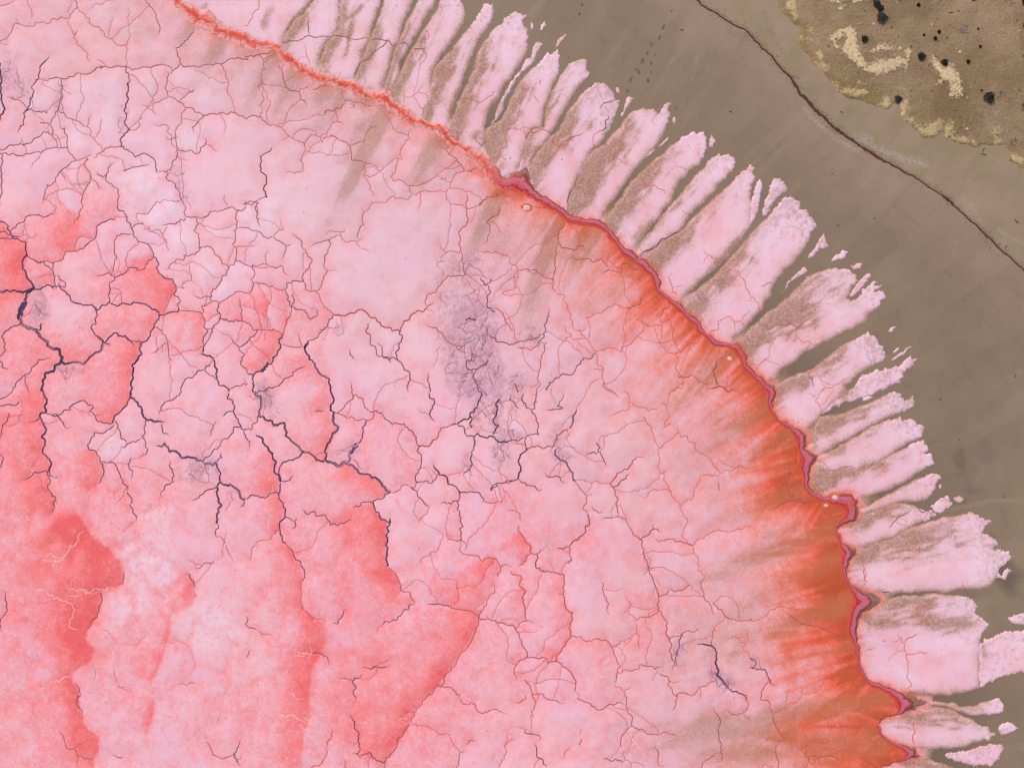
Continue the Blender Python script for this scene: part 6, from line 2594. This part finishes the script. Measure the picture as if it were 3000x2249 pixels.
def shrub(x, y, rad, mat, label, seed, squash=0.75):
    """low evergreen shrub: stems and a dome of leaf clumps"""
    r = random.Random(seed)
    z0 = ground_z(x, y)
    root = empty('shrub', (wx(x), wy(y), z0))
    tag(root, label, 'shrub', 'shrubs on the bank')
    R_ = rad * UNIT
    V, F = [], []; tips = []
    for k in range(11):
        a = r.uniform(0, 6.28); e = r.uniform(0.35, 1.35)
        d = np.array([math.cos(a) * math.cos(e), math.sin(a) * math.cos(e), math.sin(e) * squash])
        mid = d * R_ * r.uniform(0.35, 0.55) + np.array([r.uniform(-1, 1), r.uniform(-1, 1), 0]) * R_ * 0.08
        end = d * R_ * r.uniform(0.75, 1.0)
        tube(V, F, (0, 0, -0.03), mid, 0.022, 0.014); tube(V, F, mid, end, 0.014, 0.006)
        tips += [mid, end]
    mesh_obj('stem', np.array(V), np.array(F), M['bark'], parent=root, smooth=False)
    V, F = [], []
    lobes = [(r.uniform(0, 6.28), r.uniform(0.75, 1.18)) for _ in range(6)]
    n = int(150 + 520 * min(1.0, R_))
    for k in range(n):
        a = r.uniform(0, 6.28); q = math.sqrt(r.random())
        edge = 1 + 0.16 * math.sin(3 * a + lobes[0][0]) + 0.12 * math.sin(5 * a + lobes[1][0])
        rr = R_ * q * edge
        h = R_ * squash * math.sqrt(max(0.0, 1 - min(1, q) ** 2)) * r.uniform(0.45, 1.08) + 0.04
        c = np.array([math.cos(a) * rr, math.sin(a) * rr, h])
        s = r.uniform(0.035, 0.075) * (0.7 + 0.5 * min(1.0, R_))
        ax = np.array([r.gauss(0, 1), r.gauss(0, 1), r.gauss(0, 0.6)]); ax /= np.linalg.norm(ax)
        b_ = np.cross(ax, (r.gauss(0, 1), r.gauss(0, 1), r.gauss(0, 1))); b_ /= max(1e-6, np.linalg.norm(b_))
        i0 = len(V)
        V += [c - ax * s * 1.5, c + b_ * s * 0.55, c + ax * s * 1.5, c - b_ * s * 0.55]
        F += [(i0, i0 + 1, i0 + 2), (i0, i0 + 2, i0 + 3)]
    mesh_obj('foliage', np.array(V), np.array(F), M[mat], parent=root, smooth=False)

def dead_shrub(x, y, rad, label, seed):
    r = random.Random(seed)
    root = empty('dead_shrub', (wx(x), wy(y), ground_z(x, y)))
    tag(root, label, 'dead shrub', 'leafless shrubs on the bank')
    R_ = rad * UNIT
    VB, FB, VT, FT = [], [], [], []
    for k in range(9):
        a = r.uniform(0, 6.28); e = r.uniform(0.15, 0.8)
        p = np.array([0, 0, -0.03]); ln = R_ * r.uniform(0.4, 0.6)
        for j in range(2):
            d = np.array([math.cos(a) * math.cos(e), math.sin(a) * math.cos(e), math.sin(e) * 0.6])
            q = p + d * ln
            tube(VB, FB, p, q, 0.028 - 0.008 * j, 0.02 - 0.008 * j)
            for m in range(4):
                aa = a + r.uniform(-1.1, 1.1); ee = r.uniform(0.0, 0.8)
                s = p + (q - p) * r.uniform(0.3, 1.0)
                t = s + np.array([math.cos(aa) * math.cos(ee), math.sin(aa) * math.cos(ee), math.sin(ee) * 0.5]) * ln * r.uniform(0.5, 1.0)
                tube(VT, FT, s, t, 0.012, 0.004, 3)
            p = q; a += r.uniform(-0.5, 0.5); e *= 0.7; ln *= 0.8
    mesh_obj('branch', np.array(VB), np.array(FB), M['dead_wood'], parent=root, smooth=False)
    mesh_obj('twig', np.array(VT), np.array(FT), M['dead_wood'], parent=root, smooth=False)

def D0(x, y): return pts('d0', '%g,%g' % (x, y))[0]
SHRUBS = [
    (1000, 42, 28, 'leaf_navy', 'dark shrub forming the top of a clumped row of three near the top edge'),
    (1030, 82, 26, 'leaf_olive', 'brownish shrub in the middle of the clumped row of three'),
    (1043, 160, 40, 'leaf_navy', 'grey-blue round shrub at the lower end of the clumped row of three'),
    (905, 330, 25, 'leaf_olive', 'dark oval shrub above the curved cream sand patch'),
    (1340, 55, 12, 'leaf_dark', 'small dark shrub alone near the top, right of the clumped row'),
    (1505, 272, 12, 'leaf_dark', 'small dark shrub, upper of a close pair'),
    (1475, 325, 13, 'leaf_dark', 'small dark shrub, lower of a close pair'),
    (1385, 298, 8, 'leaf_navy', 'tiny dark shrub left of the close pair'),
    (1365, 468, 30, 'leaf_dark', 'round black-green shrub right of the curved cream sand patch'),
    (1548, 520, 26, 'leaf_dark', 'black-green shrub at the head of the narrow cream sand patch'),
    (1742, 512, 13, 'leaf_dark', 'small dark shrub right of the narrow cream sand patch'),
    (1838, 390, 9, 'leaf_dark', 'tiny dark shrub on bare soil above the large black one'),
    (1910, 800, 42, 'leaf_dark', 'largest black-green shrub, toward the right edge'),
    (1188, 805, 27, 'leaf_navy', 'grey-navy shrub at the notch in the bank edge'),
    (2203, 25, 30, 'leaf_dark', 'dark shrub cut by the top right corner'),
    (2208, 215, 24, 'leaf_dark', 'dark shrub cut by the right edge below the corner one'),
    (2212, 860, 28, 'leaf_navy', 'dark shrub cut by the right edge level with the largest one'),
    (1780, -4, 22, 'leaf_dark', 'dark shrub cut by the top edge'),
    (1850, 742, 5, 'leaf_dark', 'tiniest dark tuft just left of the largest shrub'),
    (1822, 250, 5, 'leaf_dark', 'tiny dark tuft right of the grey leafless shrub'),
]
for i, (x, y, rad, mat, lb) in enumerate(SHRUBS):
    q = D0(x, y)
    shrub(q[0], q[1], rad / TILE_SCALE, mat, lb, 40 + i)
DEAD = [
    (1705, 240, 48, 'big grey-white leafless shrub on open soil right of the small pair'),
    (1990, 772, 32, 'grey leafless shrub touching the largest black-green one'),
    (1505, 28, 26, 'grey leafless shrub near the top edge'),
    (1925, 918, 22, 'small leafless shrub below the largest black-green one'),
    (1358, 545, 18, 'small leafless shrub under the round black-green one'),
    (1215, 130, 24, 'pale leafless shrub right of the clumped row of three'),
    (2122, 1152, 36, 'bluish grey leafless shrub near the lower end of the bank'),
    (2100, 50, 26, 'low leafless shrub near the top right corner'),
]
for i, (x, y, rad, lb) in enumerate(DEAD):
    q = D0(x, y)
    dead_shrub(q[0], q[1], rad / TILE_SCALE, lb, 140 + i)

# ------------------------------------------------------------------ dry grass on the bank (uncountable)
def build_grass():
    r = np.random.default_rng(81)
    n = 15000
    P = np.stack([r.uniform(2270, 3080, n), r.uniform(-60, 560, n)], 1)
    P = P[inside(P, BANK_POLY)]
    P = P[dist_line(P, BANK_EDGE[::3]) > 5]
    P = P[r.random(len(P)) < 0.15 + 1.1 * np.clip(vnoise(P, 60, 82, 3) - 0.4, 0, 1) * 2]
    V = []; F = []
    for x, y in P:
        z = float(BZ[KB.find((x, y, 0))[1]])
        b = np.array([wx(x), wy(y), z - 0.01]); a = r.uniform(0, 6.28); l = r.uniform(0.06, 0.16)
        dr = np.array([math.cos(a), math.sin(a), r.uniform(0.2, 0.9)]) * l
        sd = np.array([-math.sin(a), math.cos(a), 0]) * 0.014
        i0 = len(V); V += [b - sd, b + sd, b + dr]; F.append((i0, i0 + 1, i0 + 2))
    o = mesh_obj('dry_grass', np.array(V), np.array(F), M['grass'], smooth=False)
    tag(o, 'sparse dry grass and litter over the brown bank', 'grass', kind='stuff')
build_grass()

# ------------------------------------------------------------------ tide line of dried weed
def build_wrack():
    r = np.random.default_rng(91)
    s = np.concatenate([[0], np.cumsum(np.hypot(*np.diff(WRACK, axis=0).T))])
    L = s[-1]; V = []; F = []
    x_at = lambda u: np.array([np.interp(u, s, WRACK[:, 0]), np.interp(u, s, WRACK[:, 1])])
    n = 8500
    for k in range(n):
        u = r.uniform(0, L); c = x_at(u); t = x_at(u + 3) - x_at(u - 3); t = t / max(1e-6, np.hypot(*t)); nn = np.array([-t[1], t[0]])
        wmax = 0.95 + 2.4 * sstep(c[0], 2250, 2380) * (1 - sstep(c[0], 2560, 2680)) + 1.2 * (1 - sstep(c[0], 2040, 2120))
        wmax *= 0.5 + vnoise(np.array([[u, 0.0]]), 25, 92, 3)[0]
        out = r.random() < 0.10
        off = r.normal(0, wmax * 0.5) if not out else r.normal(-2, 10)
        p = c + nn * off
        a = math.atan2(-t[1], t[0]) + r.normal(0, 0.5 if not out else 1.5)
        ln = r.uniform(0.05, 0.16) * (0.6 if out else 1.0); wd = ln * r.uniform(0.25, 0.6); h = r.uniform(0.015, 0.05)
        o = np.array([wx(p[0]), wy(p[1]), -0.035]); d = np.array([math.cos(a), math.sin(a), 0]); e = np.array([-d[1], d[0], 0])
        i0 = len(V)
        V += [o - d * ln, o - e * wd, o + d * ln, o + e * wd, o + np.array([r.uniform(-.3, .3) * ln, 0, h])]
        F += [(i0, i0 + 1, i0 + 4), (i0 + 1, i0 + 2, i0 + 4), (i0 + 2, i0 + 3, i0 + 4), (i0 + 3, i0, i0 + 4)]
    o = mesh_obj('wrack_line', np.array(V), np.array(F), M['wrack'], smooth=False)
    tag(o, 'dark red-brown tide line of dried weed across the mud flat', 'wrack line')
build_wrack()

# ------------------------------------------------------------------ sticks, stones and prints
def stick(img_tile, x, y, ln, ang, label, seed):
    r = random.Random(seed)
    q = pts(img_tile, '%g,%g' % (x, y))[0]
    V, F = [], []
    L_ = ln / TILE_SCALE * UNIT
    a = R(ang); p = np.array([-math.cos(a) * L_ / 2, -math.sin(a) * L_ / 2, 0.02])
    for k in range(3):
        a2 = a + r.uniform(-0.35, 0.35)
        t = p + np.array([math.cos(a2), math.sin(a2), r.uniform(-0.02, 0.05)]) * L_ / 3
        tube(V, F, p, t, 0.045 - 0.011 * k, 0.036 - 0.011 * k, 5)
        if k == 1:
            a3 = a + r.choice((-0.9, 0.9))
            tube(V, F, t, t + np.array([math.cos(a3), math.sin(a3), 0.05]) * L_ / 3, 0.022, 0.01, 4)
        p = t
    o = mesh_obj('drift_stick', np.array(V) + np.array([wx(q[0]), wy(q[1]), ground_z(*q)]), np.array(F), M['stick'], smooth=False, origin=(wx(q[0]), wy(q[1]), ground_z(*q)))
    tag(o, label, 'stick', 'drift sticks')
STICKS = [
    ('c0', 1650, 240, 26, 170, 'dark stick on open mud below the upper tide line'),
    ('c0', 2045, 903, 22, 160, 'dark stick on open mud above the plump fingers'),
    ('c0', 1605, 880, 12, 30, 'tiny dark stick off the notched mottled finger'),
    ('d0', 1605, 110, 40, 20, 'pale-brown stick on the bank near the top'),
    ('d0', 1885, 1210, 34, 60, 'upper of two dark sticks on sand below the bank'),
    ('d0', 1885, 1252, 42, 170, 'lower of two dark sticks on sand below the bank'),
    ('d0', 735, 905, 24, 150, 'dark stick between tide line and bank edge'),
    ('d0', 660, 1405, 14, 10, 'small dark stick on the mud left of the tide line'),
    ('d1', 1000, 245, 18, 175, 'short dark stick on open mud right of the stepped finger'),
    ('d1', 708, 302, 20, 20, 'dark twig lump on the mud off the stepped finger tip'),
    ('d1', 2150, 270, 40, 140, 'dark forked stick at the right edge above the tide line'),
    ('d1', 2065, 475, 26, 80, 'upright-looking dark stick just above the lower tide line'),
    ('d1', 1935, 487, 12, 40, 'small dark stick just below the lower tide line'),
    ('d2', 1535, 187, 22, 15, 'dark stick on the mud off the shaggy-tipped finger'),
    ('d2', 1690, 520, 14, 120, 'tiny dark stick on the mud above the dark swirl'),
    ('d2', 2045, 978, 14, 160, 'tiny dark stick by the winding stream near the right edge'),
    ('d1', 2140, 1520, 26, 70, 'thin dark twig on the mud near the right edge'),
    ('c0', 825, 115, 20, 30, 'small dark twig clump on the mud near the top, lower of two'),
    ('c0', 845, 40, 18, 50, 'small dark twig clump on the mud near the top, upper of two'),
]
for i, st in enumerate(STICKS):
    stick(*st, 500 + i)

def dome(n=12, rings=4):
    V = [(0, 0, 1)]; F = []
    for j in range(1, rings + 1):
        a = j / rings * math.pi / 2
        for k in range(n):
            t = 2 * math.pi * k / n
            V.append((math.sin(a) * math.cos(t), math.sin(a) * math.sin(t), math.cos(a)))
    for k in range(n): F.append((0, 1 + k, 1 + (k + 1) % n))
    for j in range(rings - 1):
        for k in range(n):
            a = 1 + j * n + k; b = 1 + j * n + (k + 1) % n
            F += [(a, a + n, b + n), (a, b + n, b)]
    return np.array(V, float), np.array(F)
DV, DF = dome()

NODULES = [
    ('b0', 912, 865, 17, 13, 0.10, 'small pale salt dome with red halo below the coral band'),
    ('c1', 395, 163, 29, 22, 0.10, 'white oval salt dome with red halo beside the crimson ridge'),
    ('c1', 2040, 1383, 22, 18, 0.10, 'grey-white salt dome in orange brine near the ridge'),
    ('d2', 603, 1052, 19, 15, 0.10, 'pale salt dome in the orange gap between two ridges'),
    ('d2', 680, 985, 26, 22, 0.12, 'flat peach-coloured salt lump on the ridge at the orange gap'),
]
for i, (tile_id, x, y, a, b, z, lb) in enumerate(NODULES):
    q = pts(tile_id, '%g,%g' % (x, y))[0]
    root = empty('salt_dome', (wx(q[0]), wy(q[1]), z))
    tag(root, lb, 'salt dome', 'salt domes in the brine')
    r = np.random.default_rng(600 + i)
    wob = 1 + 0.10 * r.normal(0, 1, len(DV))[:, None]
    sc = np.array([a / TILE_SCALE * UNIT, b / TILE_SCALE * UNIT, 0.03])
    mesh_obj('cap', DV * wob * sc, DF, M['nodule'], parent=root)
    mesh_obj('rim', DV * sc * np.array([1.7, 1.7, 0.3]), DF, M['nodule_rim'], parent=root)

PEBBLES = [('c0', 220, 1290, 'dark pebble on a pale finger root, left of a pair'), ('c0', 262, 1283, 'dark pebble on a pale finger root, right of a pair'),
           ('c0', 680, 1293, 'single dark pebble on the double-lobed finger'), ('b0', 1675, 1448, 'dark pebble on lake crust below the coral band'),
           ('b0', 1645, 1445, 'dark pebble left of its partner on lake crust below the coral band'), ('c3', 2072, 1088, 'black pebble on pale crust near the dark crack fork')]
for i, (tile_id, x, y, lb) in enumerate(PEBBLES):
    q = pts(tile_id, '%g,%g' % (x, y))[0]
    r = np.random.default_rng(650 + i)
    z = 0.05 if tile_id == 'c0' else 0.09
    o = mesh_obj('pebble', DV * (1 + 0.12 * r.normal(0, 1, len(DV))[:, None]) * np.array([0.07, 0.055, 0.05]) + np.array([wx(q[0]), wy(q[1]), z]), DF, M['pebble'], origin=(wx(q[0]), wy(q[1]), z))
    tag(o, lb, 'pebble', 'dark pebbles')

q = pts('c0', '722,462')[0]
V, F = [], []
for k, (dx, dy, s) in enumerate(((0, 0, .09), (.10, .05, .06), (-.05, .12, .05), (.03, -.12, .05))):
    tube(V, F, (dx, dy, 0.0), (dx + s, dy + s * .6, 0.05), s * .7, s * .4, 5)
tag(mesh_obj('litter_scrap', np.array(V) + np.array([wx(q[0]), wy(q[1]), -0.03]), np.array(F), M['litter'], smooth=False, origin=(wx(q[0]), wy(q[1]), -0.03)), 'small blue-white scrap of litter between two finger tips', 'litter')

# old footprints pressed in the mud: low rim and wet hollow
FEET = [(1570, 90), (1505, 215), (1495, 228), (1478, 292), (1470, 308), (1405, 362), (1340, 485), (1330, 500), (1372, 430), (1405, 512), (1436, 440), (1300, 580), (1308, 588), (1400, 585), (1375, 648), (1382, 655), (1245, 630), (1236, 650), (1212, 735), (1280, 560)]
def foot_mesh():
    V = []; F = []; n = 10
    prof = [(1.35, 0.000), (1.05, 0.022), (0.8, 0.012), (0.5, 0.006)]
    for rr, z in prof:
        for k in range(n):
            t = 2 * math.pi * k / n
            V.append((0.17 * rr * math.cos(t), 0.10 * rr * math.sin(t), z))
    V.append((0, 0, 0.005))
    for j in range(len(prof) - 1):
        for k in range(n):
            a = j * n + k; b = j * n + (k + 1) % n
            F += [(a, b, b + n), (a, b + n, a + n)]
    for k in range(n): F.append(((len(prof) - 1) * n + k, (len(prof) - 1) * n + (k + 1) % n, len(V) - 1))
    return np.array(V, float), np.array(F)
FV, FF = foot_mesh()
first = None
for i, (x, y) in enumerate(FEET):
    q = pts('c0', '%g,%g' % (x, y))[0]
    if first is None:
        first = mesh_obj('footprint', FV, FF, M['wet_mud'], parent=MUD); o = first
    else:
        o = first.copy(); link(o, MUD)
    k = 0.6 + 0.5 * ((i * 37) % 10) / 10
    o.location = (wx(q[0]), wy(q[1]), -0.028); o.rotation_euler = (0, 0, R(55 + (i * 53) % 40)); o.scale = (k, k, 1)
print('done', round(time.time() - T0, 1))
